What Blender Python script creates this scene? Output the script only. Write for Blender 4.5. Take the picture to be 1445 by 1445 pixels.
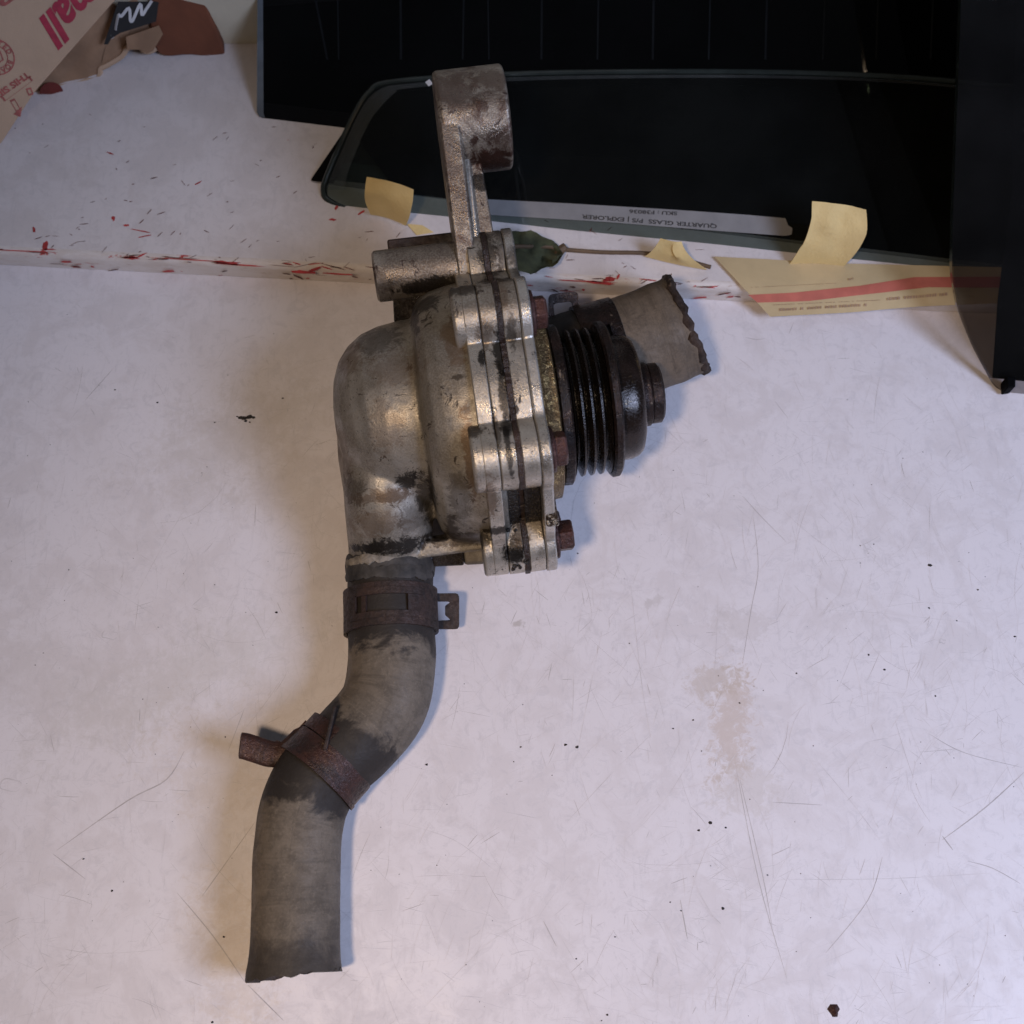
import bpy, bmesh, math, random
import numpy as np
from mathutils import Vector, Matrix, noise as mnoise

random.seed(7)
sc = bpy.context.scene
for o in list(bpy.data.objects):
    bpy.data.objects.remove(o, do_unlink=True)
COL = sc.collection
R = math.radians
MM = 0.001

# ------------------------------------------------------------------ camera
F_PX = 1700.0                     # focal length in pixels of the 1445 px photograph
PITCH = R(70)                     # looking down
DIST = 406.0                      # mm from the lens to the bench along the axis
fw = np.array([0, math.cos(PITCH), -math.sin(PITCH)])
up = np.array([0, math.sin(PITCH), math.cos(PITCH)])
rt = np.array([1.0, 0, 0])
CAM = -DIST * fw
cam_d = bpy.data.cameras.new('camera')
cam = bpy.data.objects.new('camera', cam_d); COL.objects.link(cam)
cam.location = Vector(CAM * MM)
cam.rotation_euler = (math.pi / 2 - PITCH, 0, 0)
cam_d.sensor_width = 36; cam_d.lens = 36 * F_PX / 1445
cam_d.clip_start = 0.01; cam_d.clip_end = 20
cam_d.dof.use_dof = True
cam_d.dof.focus_distance = 0.375
cam_d.dof.aperture_fstop = 16
sc.camera = cam

# ------------------------------------------------------------------ world and lamps
w = bpy.data.worlds.new('World'); sc.world = w; w.use_nodes = True
bg = w.node_tree.nodes['Background']
bg.inputs[0].default_value = (0.80, 0.86, 1.0, 1); bg.inputs[1].default_value = 0.035

def lamp(name, kind, loc, target, power, color, size):
    d = bpy.data.lights.new(name, kind)
    d.energy = power; d.color = color
    if kind == 'AREA':
        d.shape = 'RECTANGLE'; d.size = size[0] * MM; d.size_y = size[1] * MM
    else:
        d.shadow_soft_size = size * MM
    o = bpy.data.objects.new(name, d); COL.objects.link(o)
    o.location = Vector(loc) * MM
    v = Vector(target) - Vector(loc)
    o.rotation_euler = v.to_track_quat('-Z', 'Y').to_euler()
    return o
bl_ = lamp('bench_lamp', 'SPOT', (-122, -240, 590), (30, -135, 0), 7.1, (1.0, 0.74, 0.51), 30)
bl_.data.spot_size = R(68); bl_.data.spot_blend = 1.0      # a shaded lamp aimed at the front of the bench
lamp('window_daylight', 'AREA', (430, -250, 520), (-20, -60, 0), 3.6, (0.58, 0.69, 1.0), (230, 260))

sc.view_settings.view_transform = 'Standard'
sc.view_settings.look = 'None'
sc.view_settings.exposure = 0.0
sc.view_settings.gamma = 1.0
sc.cycles.use_denoising = True
sc.cycles.max_bounces = 6
sc.cycles.use_adaptive_sampling = True; sc.cycles.adaptive_threshold = 0.02
sc.cycles.transparent_max_bounces = 24
sc.cycles.sample_clamp_indirect = 4

# ------------------------------------------------------------------ geometry helpers (all in mm)
def ray(px, py):
    return fw + rt * ((px - 722.5) / F_PX) + up * ((722.5 - py) / F_PX)
def G(px, py, z=0.0):
    """bench point (mm) at height z under a photograph pixel"""
    d = ray(px, py); t = (z - CAM[2]) / d[2]
    return CAM + d * t
def onplane(px, py, p0, n):
    d = ray(px, py); t = np.dot(p0 - CAM, n) / np.dot(d, n)
    return CAM + d * t
def unit(v): v = np.asarray(v, float); return v / np.linalg.norm(v)

def link_mesh(name, verts, faces, mat=None, parent=None, smooth=True, base=None, uv=None, bevel=0, seg=2, mats=None, fmat=None, angle=35, bevmat=-1):
    """one mesh object; verts in world mm; parent is an object of this scene (its root's base is subtracted)"""
    b = np.zeros(3)
    r = parent
    while r is not None and r.parent is not None: r = r.parent
    if r is not None: b = np.array(r.location) / MM
    elif base is not None: b = np.asarray(base, float)
    me = bpy.data.meshes.new(name)
    me.from_pydata([tuple((np.asarray(v) - b) * MM) for v in verts], [], faces)
    me.update()
    if mats:
        for m in mats: me.materials.append(m)
        if fmat is not None:
            for p, k in zip(me.polygons, fmat): p.material_index = k
    elif mat: me.materials.append(mat)
    if uv is not None:
        l = me.uv_layers.new(name='UVMap')
        for lo in me.loops: l.data[lo.index].uv = uv[lo.vertex_index]
    bm = bmesh.new(); bm.from_mesh(me)
    bmesh.ops.recalc_face_normals(bm, faces=bm.faces); bm.to_mesh(me); bm.free()
    for p in me.polygons: p.use_smooth = smooth
    if smooth:
        try: me.set_sharp_from_angle(angle=R(angle))
        except Exception: pass
    o = bpy.data.objects.new(name, me); COL.objects.link(o)
    if parent is not None: o.parent = parent
    else: o.location = Vector(b * MM)
    if bevel:
        md = o.modifiers.new('bevel', 'BEVEL'); md.material = bevmat; md.use_clamp_overlap = bevmat < 0; md.width = bevel * MM; md.segments = seg
        md.limit_method = 'ANGLE'; md.angle_limit = R(35); md.harden_normals = False
    return o
def tag(o, label=None, cat=None, group=None, kind=None):
    if label: o['label'] = label
    if cat: o['category'] = cat
    if group: o['group'] = group
    if kind: o['kind'] = kind
    return o
def empty(name, loc, label, cat):
    o = bpy.data.objects.new(name, None); COL.objects.link(o)
    o.location = Vector(loc) * MM; o.empty_display_size = 0.02
    return tag(o, label, cat)

class MB:
    """collects closed shells (world mm)"""
    def __init__(s): s.v = []; s.f = []; s.uv = []
    def add(s, v, f, uv=None):
        n = len(s.v); s.v += [np.asarray(x, float) for x in v]
        s.f += [tuple(i + n for i in q) for q in f]
        s.uv += list(uv) if uv is not None else [(0, 0)] * len(v)
        return s
    def build(s, name, mat, parent, **k): return link_mesh(name, s.v, s.f, mat, parent, uv=s.uv, **k)

def prism(poly, ext):
    """closed polygon (list of 3d) pushed along ext"""
    n = len(poly); ext = np.asarray(ext, float)
    v = [np.asarray(p, float) for p in poly] + [np.asarray(p, float) + ext for p in poly]
    f = [tuple(range(n))[::-1], tuple(range(n, 2 * n))] + [(i, (i + 1) % n, n + (i + 1) % n, n + i) for i in range(n)]
    return v, f
def ring_frames(path):
    P = [np.asarray(p, float) for p in path]; T = []
    for i in range(len(P)):
        T.append(unit(P[min(i + 1, len(P) - 1)] - P[max(i - 1, 0)]))
    ref = np.array([0, 0, 1.0])
    if abs(np.dot(ref, T[0])) > .95: ref = np.array([0, 1.0, 0])
    N = unit(ref - T[0] * np.dot(ref, T[0])); fr = []
    for t in T:
        N = unit(N - t * np.dot(N, t)); fr.append((t, N, np.cross(t, N)))
    return P, fr
def tube(path, rad, n=32, caps=True, inner=None, squash=None, jitter=None):
    P, fr = ring_frames(path); m = len(P); v = []; f = []; uv = []
    L = 0
    for i, (p, (t, N, B)) in enumerate(zip(P, fr)):
        if i: L += np.linalg.norm(P[i] - P[i - 1])
        r = rad[i] if hasattr(rad, '__len__') else rad
        for k in range(n):
            a = 2 * math.pi * k / n
            rr = r * (1 + (jitter(i, k) if jitter else 0))
            off = 0
            v.append(p + (N * math.cos(a) * (squash or 1) + B * math.sin(a)) * rr)
            uv.append((k / n, L))
    for i in range(m - 1):
        for k in range(n):
            f.append((i * n + k, i * n + (k + 1) % n, (i + 1) * n + (k + 1) % n, (i + 1) * n + k))
    if inner is None:
        if caps: f += [tuple(range(n))[::-1], tuple(range((m - 1) * n, m * n))]
        return v, f, uv
    nv = len(v)                                   # hollow: an inner wall and two annular ends
    for i, (p, (t, N, B)) in enumerate(zip(P, fr)):
        r = (rad[i] if hasattr(rad, '__len__') else rad) - inner
        for k in range(n):
            a = 2 * math.pi * k / n
            v.append(p + (N * math.cos(a) * (squash or 1) + B * math.sin(a)) * r); uv.append((k / n, uv[i * n][1]))
    for i in range(m - 1):
        for k in range(n):
            f.append((nv + i * n + k, nv + (i + 1) * n + k, nv + (i + 1) * n + (k + 1) % n, nv + i * n + (k + 1) % n))
    for k in range(n):
        k2 = (k + 1) % n
        f.append((k, nv + k, nv + k2, k2)); e = (m - 1) * n
        f.append((e + k, e + k2, nv + e + k2, nv + e + k))
    return v, f, uv
def spline(pts, k=8, closed=False):
    P = [np.asarray(p, float) for p in pts]; n = len(P); out = []
    rng = range(n) if closed else range(n - 1)
    g = (lambda i: P[i % n]) if closed else (lambda i: P[max(0, min(n - 1, i))])
    for i in rng:
        p0, p1, p2, p3 = g(i - 1), g(i), g(i + 1), g(i + 2)
        for j in range(k):
            t = j / k
            out.append(.5 * (2 * p1 + (p2 - p0) * t + (2 * p0 - 5 * p1 + 4 * p2 - p3) * t * t + (3 * p1 - p0 - 3 * p2 + p3) * t ** 3))
    if not closed: out.append(P[-1])
    return out
def rounded(poly, rad, k=5):
    """round the corners of a closed 2d/3d polygon"""
    out = []; n = len(poly); P = [np.asarray(p, float) for p in poly]
    rs = rad if hasattr(rad, '__len__') else [rad] * n
    for i in range(n):
        a, b, c = P[i - 1], P[i], P[(i + 1) % n]; r = rs[i]
        if r <= 0: out.append(b); continue
        d1, d2 = min(r, .48 * np.linalg.norm(a - b)), min(r, .48 * np.linalg.norm(c - b))
        p, q = b + unit(a - b) * d1, b + unit(c - b) * d2
        for j in range(k + 1):
            t = j / k; out.append((1 - t) ** 2 * p + 2 * t * (1 - t) * b + t * t * q)
    return out

# ------------------------------------------------------------------ materials
class NT:
    def __init__(s, name):
        s.m = bpy.data.materials.new(name); s.m.use_nodes = True
        s.t = s.m.node_tree; s.t.nodes.clear()
        s.out = s.t.nodes.new('ShaderNodeOutputMaterial')
        s.tc = s.t.nodes.new('ShaderNodeTexCoord')
    def n(s, typ, **k):
        nd = s.t.nodes.new(typ)
        for a, b in k.items(): setattr(nd, a, b)
        return nd
    def l(s, a, b): s.t.links.new(a, b)
    def set(s, sock, v):
        if hasattr(v, 'is_linked') or hasattr(v, 'links'): s.l(v, sock)
        elif isinstance(v, tuple) and len(v) == 3 and sock.type == 'RGBA': sock.default_value = (*v, 1)
        else: sock.default_value = v
    def noise(s, scale, detail=4, rough=.55, dist=0, vec=None, seed=0):
        nd = s.n('ShaderNodeTexNoise', noise_dimensions='3D')
        nd.inputs['Scale'].default_value = scale; nd.inputs['Detail'].default_value = detail
        nd.inputs['Roughness'].default_value = rough; nd.inputs['Distortion'].default_value = dist
        v = vec if vec is not None else s.tc.outputs['Object']
        if seed:
            a = s.n('ShaderNodeVectorMath', operation='ADD'); s.l(v, a.inputs[0]); a.inputs[1].default_value = (seed * .37, seed * .71, seed * .13); v = a.outputs[0]
        s.l(v, nd.inputs['Vector']); return nd.outputs['Fac']
    def ramp(s, f, a, b, lo=0., hi=1.):
        nd = s.n('ShaderNodeMapRange', interpolation_type='SMOOTHSTEP')
        s.l(f, nd.inputs[0]); nd.inputs[1].default_value = a; nd.inputs[2].default_value = b
        nd.inputs[3].default_value = lo; nd.inputs[4].default_value = hi; return nd.outputs[0]
    def mix(s, f, a, b, mode='MIX'):
        nd = s.n('ShaderNodeMix', data_type='RGBA', blend_type=mode)
        s.set(nd.inputs[0], f); s.set(nd.inputs[6], a); s.set(nd.inputs[7], b); return nd.outputs[2]
    def math(s, op, a, b=0.):
        nd = s.n('ShaderNodeMath', operation=op); s.set(nd.inputs[0], a); s.set(nd.inputs[1], b); return nd.outputs[0]
    def bump(s, h, st, dist):
        nd = s.n('ShaderNodeBump'); nd.inputs['Strength'].default_value = st; nd.inputs['Distance'].default_value = dist
        s.l(h, nd.inputs['Height']); return nd.outputs[0]
    def pbr(s, color, rough=.5, metal=0., normal=None, spec=None, coat=None):
        p = s.n('ShaderNodeBsdfPrincipled')
        s.set(p.inputs['Base Color'], color); s.set(p.inputs['Roughness'], rough); s.set(p.inputs['Metallic'], metal)
        if normal is not None: s.l(normal, p.inputs['Normal'])
        if spec is not None: p.inputs['Specular IOR Level'].default_value = spec
        if coat is not None: s.set(p.inputs['Coat Weight'], coat); p.inputs['Coat Roughness'].default_value = .15
        s.l(p.outputs[0], s.out.inputs[0]); return p

def m_cast(name, light=(.50, .47, .42), mid=(.27, .235, .19), dark=(.05, .035, .025), spots=.62, patch=.5, metal=.85, rough=.42, seed=1, grain=.35, rust=None, smears=()):
    t = NT(name)
    big = t.noise(38, 5, .6, .6, seed=seed); med = t.noise(150, 6, .65, .4, seed=seed + 3); fine = t.noise(1900, 3, .6, seed=seed + 5)
    c = t.mix(t.ramp(big, patch - .12, patch + .16), mid, light)
    c = t.mix(t.ramp(med, .35, .7, 0, .45), c, tuple(x * .62 for x in mid))
    c = t.mix(t.ramp(fine, .38, .66, 0, .4), c, light)
    if rust:
        rn = t.noise(70, 6, .7, 1.0, seed=seed + 20)
        c = t.mix(t.ramp(rn, .52, .66, 0, .85), c, rust)
    sp = t.noise(210, 5, .75, 1.2, seed=seed + 9)
    spm = t.ramp(sp, spots, spots + .05)
    c = t.mix(spm, c, dark)
    pk = t.noise(620, 5, .8, .8, seed=seed + 33)
    c = t.mix(t.math('MULTIPLY', t.ramp(pk, .60, .655), t.ramp(big, .38, .6, .35, .95)), c, dark)
    if smears:
        pos = t.n('ShaderNodeNewGeometry').outputs['Position']; wn = t.noise(230, 6, .8, .8, seed=seed + 30)
        wv = t.math('MULTIPLY', t.math('SUBTRACT', wn, .5), 3.2)
        for (p, rad, colr, amt) in smears:
            mp = t.n('ShaderNodeMapping', vector_type='TEXTURE'); mp.inputs['Location'].default_value = Vector(p) * MM
            mp.inputs['Rotation'].default_value = FR_EUL; mp.inputs['Scale'].default_value = Vector(rad) * MM
            t.l(pos, mp.inputs[0]); ln = t.n('ShaderNodeVectorMath', operation='LENGTH'); t.l(mp.outputs[0], ln.inputs[0])
            c = t.mix(t.ramp(t.math('ADD', ln.outputs['Value'], wv), 1.0, .6, 0, amt), c, colr)
    rg = t.ramp(med, .3, .7, rough - .12, rough + .2)
    rg = t.math('ADD', rg, t.math('MULTIPLY', spm, .1))
    h = t.math('ADD', fine, t.math('MULTIPLY', med, .35))
    t.pbr(c, rg, t.math('MULTIPLY', t.math('SUBTRACT', 1., spm), metal), t.bump(h, grain, .00035))
    return t.m
def m_rust(name, a=(.075, .028, .02), b=(.16, .055, .035), hi=(.30, .24, .18), metal=.35, rough=.5, hit=.66, seed=2, bump=.5):
    t = NT(name)
    n1 = t.noise(90, 6, .65, .5, seed=seed); n2 = t.noise(600, 5, .7, seed=seed + 2); n3 = t.noise(170, 7, .75, 1.5, seed=seed + 4)
    c = t.mix(t.ramp(n1, .35, .65), a, b)
    c = t.mix(t.ramp(n2, .45, .7, 0, .5), c, tuple(x * .4 for x in a))
    c = t.mix(t.ramp(n3, hit, hit + .06, 0, .8), c, hi)
    t.pbr(c, t.ramp(n2, .3, .7, rough - .15, rough + .2), metal, t.bump(n2, bump, .0005))
    return t.m
def m_oil(name, base=(.012, .010, .009), fleck=(.25, .18, .10), rough=.28, hit=.60, seed=3, bump=.6, metal=.3):
    t = NT(name)
    n1 = t.noise(420, 6, .7, .8, seed=seed); n2 = t.noise(1400, 3, .6, seed=seed + 3); n0 = t.noise(60, 4, .6, seed=seed + 7)
    c = t.mix(t.ramp(n0, .4, .65), base, tuple(x * 2.3 for x in base))
    m = t.ramp(n1, hit, hit + .08)
    c = t.mix(m, c, fleck)
    t.pbr(c, t.ramp(n2, .3, .7, rough - .1, rough + .18), t.ramp(m, 0, 1, metal, .9), t.bump(t.math('ADD', n1, n2), bump, .0007))
    return t.m
def m_plain(name, col, rough=.6, metal=0., var=.15, scale=120, bump=.1, bscale=900, spec=None):
    t = NT(name)
    n1 = t.noise(scale, 5, .6, .3); n2 = t.noise(bscale, 3, .6)
    c = t.mix(t.ramp(n1, .3, .7), tuple(x * (1 - var) for x in col), tuple(min(1, x * (1 + var)) for x in col))
    t.pbr(c, rough, metal, t.bump(n2, bump, .0003), spec)
    return t.m

M = {}
# white laminate bench
def bench_mat(name, col, stains_shade=True, seed=1):
    t = NT(name)
    geo = t.n('ShaderNodeNewGeometry')
    pos = geo.outputs['Position']
    big = t.noise(9, 5, .6, .3, vec=pos, seed=seed); med = t.noise(60, 6, .7, .5, vec=pos, seed=seed + 1); fine = t.noise(700, 4, .7, vec=pos, seed=seed + 2)
    c = t.mix(t.ramp(big, .35, .7, 0, .5), col, tuple(x * y for x, y in zip(col, (.93, .915, .90))))
    c = t.mix(t.ramp(med, .44, .62, 0, .6), c, tuple(x * y for x, y in zip(col, (.86, .84, .82))))
    sc_ = t.noise(190, 6, .8, 1.4, vec=pos, seed=seed + 8)
    c = t.mix(t.ramp(sc_, .50, .64, 0, .5), c, tuple(x * .80 for x in col))
    mp_ = t.n('ShaderNodeMapping'); mp_.inputs['Rotation'].default_value = (0, 0, .6); mp_.inputs['Scale'].default_value = (1, .16, 1); t.l(pos, mp_.inputs[0])
    st_ = t.noise(420, 6, .8, .5, vec=mp_.outputs[0], seed=seed + 9)
    c = t.mix(t.ramp(st_, .55, .66, 0, .35), c, tuple(x * .78 for x in col))
    c = t.mix(t.ramp(fine, .55, .8, 0, .25), c, tuple(x * .8 for x in col))
    if stains_shade:
        wn1 = t.noise(45, 5, .7, .6, vec=pos, seed=seed + 4); wn3 = t.noise(420, 5, .75, .8, vec=pos, seed=seed + 13); wn2 = t.noise(130, 4, .7, .5, vec=pos, seed=seed + 6)
        def stain_shade(px, py, rx, ry, rot, colr, amt, nz=60, edge=(.35, 1.0)):
            nonlocal c
            p = G(px, py) * MM
            mp = t.n('ShaderNodeMapping', vector_type='TEXTURE')
            mp.inputs['Location'].default_value = p; mp.inputs['Rotation'].default_value = (0, 0, R(rot)); mp.inputs['Scale'].default_value = (rx * MM, ry * MM, 1)
            t.l(pos, mp.inputs[0])
            ln = t.n('ShaderNodeVectorMath', operation='LENGTH'); t.l(mp.outputs[0], ln.inputs[0])
            nn = wn1 if nz < 80 else wn2
            d = t.math('ADD', ln.outputs['Value'], t.math('ADD', t.math('MULTIPLY', t.math('SUBTRACT', nn, .5), 2.2), t.math('MULTIPLY', t.math('SUBTRACT', wn3, .5), 2.6)))
            c = t.mix(t.ramp(d, edge[1], edge[0], 0, amt), c, colr)
        stain_shade(1030, 1030, 8, 20, -6, (.55, .45, .38), .6)
        stain_shade(1010, 960, 12, 7, 10, (.5, .42, .35), .5, 120)
        stain_shade(1045, 885, 12, 8, 0, (.5, .45, .42), .3, 140)
        stain_shade(1050, 1110, 14, 10, 0, (.52, .46, .40), .3, 140)
        stain_shade(732, 880, 2.6, 1.6, 0, (.40, .36, .33), .6, 90)
        stain_shade(920, 850, 5, 2, 30, (.40, .36, .33), .3, 160)
        stain_shade(330, 620, 40, 26, 30, (.52, .47, .42), .35, 40, (.1, 1.1))  # warm shade left of the pump, painted into the bench colour
        stain_shade(250, 960, 60, 16, 25, (.55, .52, .48), .3, 40, (.1, 1.1))
        stain_shade(90, 960, 50, 25, 0, (.55, .51, .50), .25, 40, (.1, 1.1))
        stain_shade(330, 1330, 14, 30, 12, (.55, .45, .36), .4, 40, (.1, 1.1))  # beige shade beside the hose end, painted into the bench colour
        stain_shade(300, 1080, 22, 26, 20, (.56, .47, .38), .3, 40, (.1, 1.1))  # beige shade left of the hose bend, painted in too
    t.pbr(c, t.ramp(med, .3, .7, .36, .52), 0., t.bump(fine, .06, .0002), .4)
    return t.m
M['bench'] = bench_mat('white_laminate', (.74, .705, .73))
M['board'] = bench_mat('white_paint', (.66, .61, .60), False, 11)
def edge_mat():
    t = NT('worn_paint_edge')
    pos = t.n('ShaderNodeNewGeometry').outputs['Position']
    mp = t.n('ShaderNodeMapping'); mp.inputs['Scale'].default_value = (1, 3.2, 3.2); mp.inputs['Rotation'].default_value = (0, 0, R(4)); t.l(pos, mp.inputs[0])
    n1 = t.noise(70, 6, .7, .4, vec=mp.outputs[0]); n2 = t.noise(55, 7, .75, .7, vec=mp.outputs[0], seed=5); n3 = t.noise(240, 5, .7, vec=mp.outputs[0], seed=8)
    c = t.mix(t.ramp(n1, .4, .62), (.67, .615, .58), (.60, .53, .48))
    c = t.mix(t.ramp(n3, .60, .72, 0, .6), c, (.36, .25, .19))
    c = t.mix(t.ramp(n2, .60, .635), c, (.42, .045, .04))
    c = t.mix(t.ramp(n2, .69, .72), c, (.16, .05, .04))
    t.pbr(c, .55, 0., t.bump(n2, .3, .0006)); return t.m
M['edge'] = edge_mat()
M['scratch'] = m_plain('scratch_grey', (.61, .58, .59), .6)
M['scratch_dark'] = m_plain('scratch_dark', (.46, .43, .43), .6)
M['redpaint'] = m_plain('red_underpaint', (.42, .04, .04), .55, var=.3)
M['brownpaint'] = m_plain('brown_underpaint', (.13, .055, .045), .6, var=.4)
M['grit'] = m_plain('dark_grit', (.02, .015, .013), .7)
M['cast'] = m_cast('cast_aluminium', (.20, .18, .155), (.10, .085, .07), seed=1, spots=.64, metal=.3, rough=.6)
M['cast_arm_bright'] = m_cast('cast_aluminium_machined', (.60, .56, .50), (.40, .36, .30), seed=17, spots=.66, patch=.4, rough=.3)
M['gasket'] = m_oil('oily_gasket', (.02, .011, .008), (.12, .06, .035), .4, .62, metal=.1)
M['grime'] = m_oil('wet_black_grime', (.012, .009, .007), (.34, .27, .19), .2, .63, seed=6, bump=1.0)
M['brass'] = m_oil('grimy_bearing_housing', (.10, .065, .03), (.50, .36, .17), .3, .52, seed=9, bump=1.0, metal=.7)
M['pulley'] = m_oil('oily_black_pulley', (.010, .0075, .0062), (.20, .14, .10), .2, .64, seed=11, bump=.3, metal=.3)
M['pulley_rim'] = m_rust('rusty_pulley_rim', (.012, .008, .007), (.032, .017, .014), (.26, .2, .15), .5, .36, .60, 6, 1.0)
M['hubcap'] = m_oil('black_hub', (.014, .0095, .0078), (.16, .12, .07), .17, .63, seed=14, bump=.14, metal=.35)
M['rust'] = m_rust('rust', (.022, .012, .010), (.060, .024, .018), (.26, .19, .12), .3, .38, .645, 2, .9)
M['rust_bolt'] = m_rust('rusty_bolt', (.028, .0135, .0115), (.080, .030, .023), (.24, .14, .10), .35, .36, .62, 8, 1.2)
M['rust_dark'] = m_rust('dark_rust', (.014, .0095, .0085), (.042, .022, .017), (.20, .14, .10), .1, .6, .66, 10, .8)
M['rough_rib'] = m_oil('pitted_rib', (.03, .02, .013), (.55, .48, .38), .3, .50, seed=17, bump=1.2, metal=.7)

def m_hose(name, dust=(.158, .130, .101), dark=(.022, .018, .016), bands=(), seed=1):
    """dusty rubber; the dust is missing in bands along the length (uv.y in mm) where a clamp or a hand rubbed it off"""
    t = NT(name)
    uvn = t.n('ShaderNodeUVMap'); sep = t.n('ShaderNodeSeparateXYZ'); t.l(uvn.outputs[0], sep.inputs[0])
    obj = t.tc.outputs['Object']
    big = t.noise(50, 5, .65, .4, seed=seed); med = t.noise(170, 6, .7, .3, seed=seed + 2); fine = t.noise(1300, 3, .6, seed=seed + 4)
    c = t.mix(t.ramp(big, .34, .62), tuple(.72 * a + .28 * b for a, b in zip(dust, dark)), dust)
    c = t.mix(t.ramp(med, .44, .68, 0, .55), c, tuple(x * .42 for x in dust))
    gr2 = t.noise(480, 5, .75, .6, seed=seed + 17)
    c = t.mix(t.ramp(gr2, .5, .68, 0, .45), c, tuple(x * .5 for x in dust))
    c = t.mix(t.ramp(fine, .5, .75, 0, .35), c, tuple(x * 1.5 for x in dust))
    mpu = t.n('ShaderNodeMapping'); mpu.inputs['Scale'].default_value = (4.5, .42, 1); t.l(uvn.outputs[0], mpu.inputs[0])
    st = t.noise(1.0, 7, .75, .5, vec=mpu.outputs[0], seed=seed + 3)
    c = t.mix(t.ramp(st, .48, .66, 0, .6), c, tuple(x * .45 for x in dust))
    c = t.mix(t.ramp(st, .44, .30, 0, .45), c, tuple(x * 1.4 for x in dust))
    wob = t.math('MULTIPLY', t.math('SUBTRACT', t.noise(90, 5, .7, .6, seed=seed + 8), .5), 26)
    L = t.math('ADD', sep.outputs[1], wob)
    for (a, b, soft, amt) in bands:
        m = t.math('MULTIPLY', t.ramp(L, a - soft, a), t.ramp(L, b + soft, b))
        c = t.mix(t.math('MULTIPLY', m, amt), c, dark)
    wh = t.noise(330, 7, .8, 1.5, seed=seed + 12)
    c = t.mix(t.ramp(wh, .715, .75, 0, .7), c, (.42, .38, .34))
    t.pbr(c, t.ramp(med, .3, .7, .52, .75), 0., t.bump(t.math('ADD', fine, t.math('MULTIPLY', med, 2.)), .25, .0005), .35)
    return t.m
M['torn'] = m_plain('torn_rubber', (.038, .034, .031), .7, var=.6, scale=200, bump=.9, bscale=350)
M['bore'] = m_rust('grimy_hose_bore', (.022, .013, .010), (.055, .034, .025), (.16, .11, .08), 0., .8, .62, 5, 1.0)
M['torn_light'] = m_plain('torn_rubber_inside', (.20, .175, .145), .85, var=.5, scale=300, bump=.8, bscale=400)

def m_glass(name, tint, haze=(.02, .022, .022), hz=.0, ior=1.45):
    t = NT(name)
    tr = t.n('ShaderNodeBsdfTransparent'); tr.inputs[0].default_value = (*[math.sqrt(x) for x in tint], 1)
    gl = t.n('ShaderNodeBsdfGlossy'); gl.inputs['Roughness'].default_value = .02; gl.inputs[0].default_value = (1, 1, 1, 1)
    fr = t.n('ShaderNodeFresnel'); fr.inputs[0].default_value = ior
    geo = t.n('ShaderNodeNewGeometry')
    back = t.math('SUBTRACT', 1., geo.outputs['Backfacing'])
    df = t.n('ShaderNodeBsdfDiffuse'); df.inputs[0].default_value = (*haze, 1)
    m0 = t.n('ShaderNodeMixShader'); t.set(m0.inputs[0], t.math('MULTIPLY', t.ramp(t.noise(25, 5, .6), .3, .7, .5, 1.4), hz)); t.l(tr.outputs[0], m0.inputs[1]); t.l(df.outputs[0], m0.inputs[2])
    mx = t.n('ShaderNodeMixShader'); t.l(t.math('MULTIPLY', fr.outputs[0], back), mx.inputs[0]); t.l(m0.outputs[0], mx.inputs[1]); t.l(gl.outputs[0], mx.inputs[2])
    t.l(mx.outputs[0], t.out.inputs[0]); return t.m
M['glass_quarter'] = m_glass('green_tinted_glass', (.165, .205, .185), (.3, .32, .31), .012)
M['glass_rear'] = m_glass('dark_privacy_glass', (.48, .49, .50), (.1, .1, .11), .01)
M['glass_black'] = m_glass('black_privacy_glass', (.006, .006, .007), (.02, .022, .025), .06)
M['glass_right'] = m_glass('smoked_glass', (.40, .375, .365), (.1, .1, .1), .04)
M['glass_edge'] = m_plain('dark_glass_edge', (.012, .017, .015), .12, var=.2)
M['glass_edge_pale'] = m_plain('pale_glass_edge', (.10, .115, .13), .2, var=.2)
M['glass_rim'] = m_plain('polished_glass_rim', (.022, .028, .026), .12, var=.2, bump=.02)
M['band'] = m_glass('hazy_glass_border', (.8, .83, .82), (.45, .48, .48), .035)
M['frit'] = m_plain('black_ceramic_frit', (.003, .003, .0035), .6, spec=.03)
M['line'] = m_plain('reflection_line_grey', (.010, .011, .012), .6, spec=0.)  # grey for the reflected streaks drawn on the large window
M['tape'] = m_plain('yellow_masking_tape', (.74, .56, .25), .75, var=.08, scale=45, bump=.7, bscale=900)
M['dimmed_white_tape'] = m_plain('dimmed_white_label_tape', (.21, .205, .205), .7, var=.1, scale=90, bump=.15)  # white tape; the dim light on it is put into a grey base
M['ink'] = m_plain('black_marker_ink', (.012, .011, .012), .6)
M['paper'] = m_plain('yellowed_paper', (.50, .385, .21), .8, var=.08, scale=60)
M['paper_red'] = m_plain('paper_red_band', (.47, .13, .09), .8, var=.12)
M['paper_ink'] = m_plain('faded_brown_print', (.33, .22, .14), .8)
M['card'] = m_plain('kraft_cardboard', (.47, .315, .205), .85, var=.07, scale=40, bump=.3, bscale=500)
M['card_dark'] = m_plain('brown_cardboard', (.30, .175, .10), .85, var=.3, scale=35, bump=.4, bscale=400)
M['red_print'] = m_plain('crimson_print', (.36, .025, .05), .8, var=.15, scale=300)
M['pink_print'] = m_plain('faded_red_print', (.36, .10, .08), .85, var=.2, scale=300)
M['black_print'] = m_plain('black_print', (.012, .011, .011), .6)
M['white_print'] = m_plain('white_print', (.55, .53, .52), .6)
M['brown_panel'] = m_plain('rust_brown_board', (.16, .05, .022), .8, var=.2, scale=50)
M['wall'] = m_plain('cream_painted_wall', (.62, .56, .43), .7, var=.08, scale=30)
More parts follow.
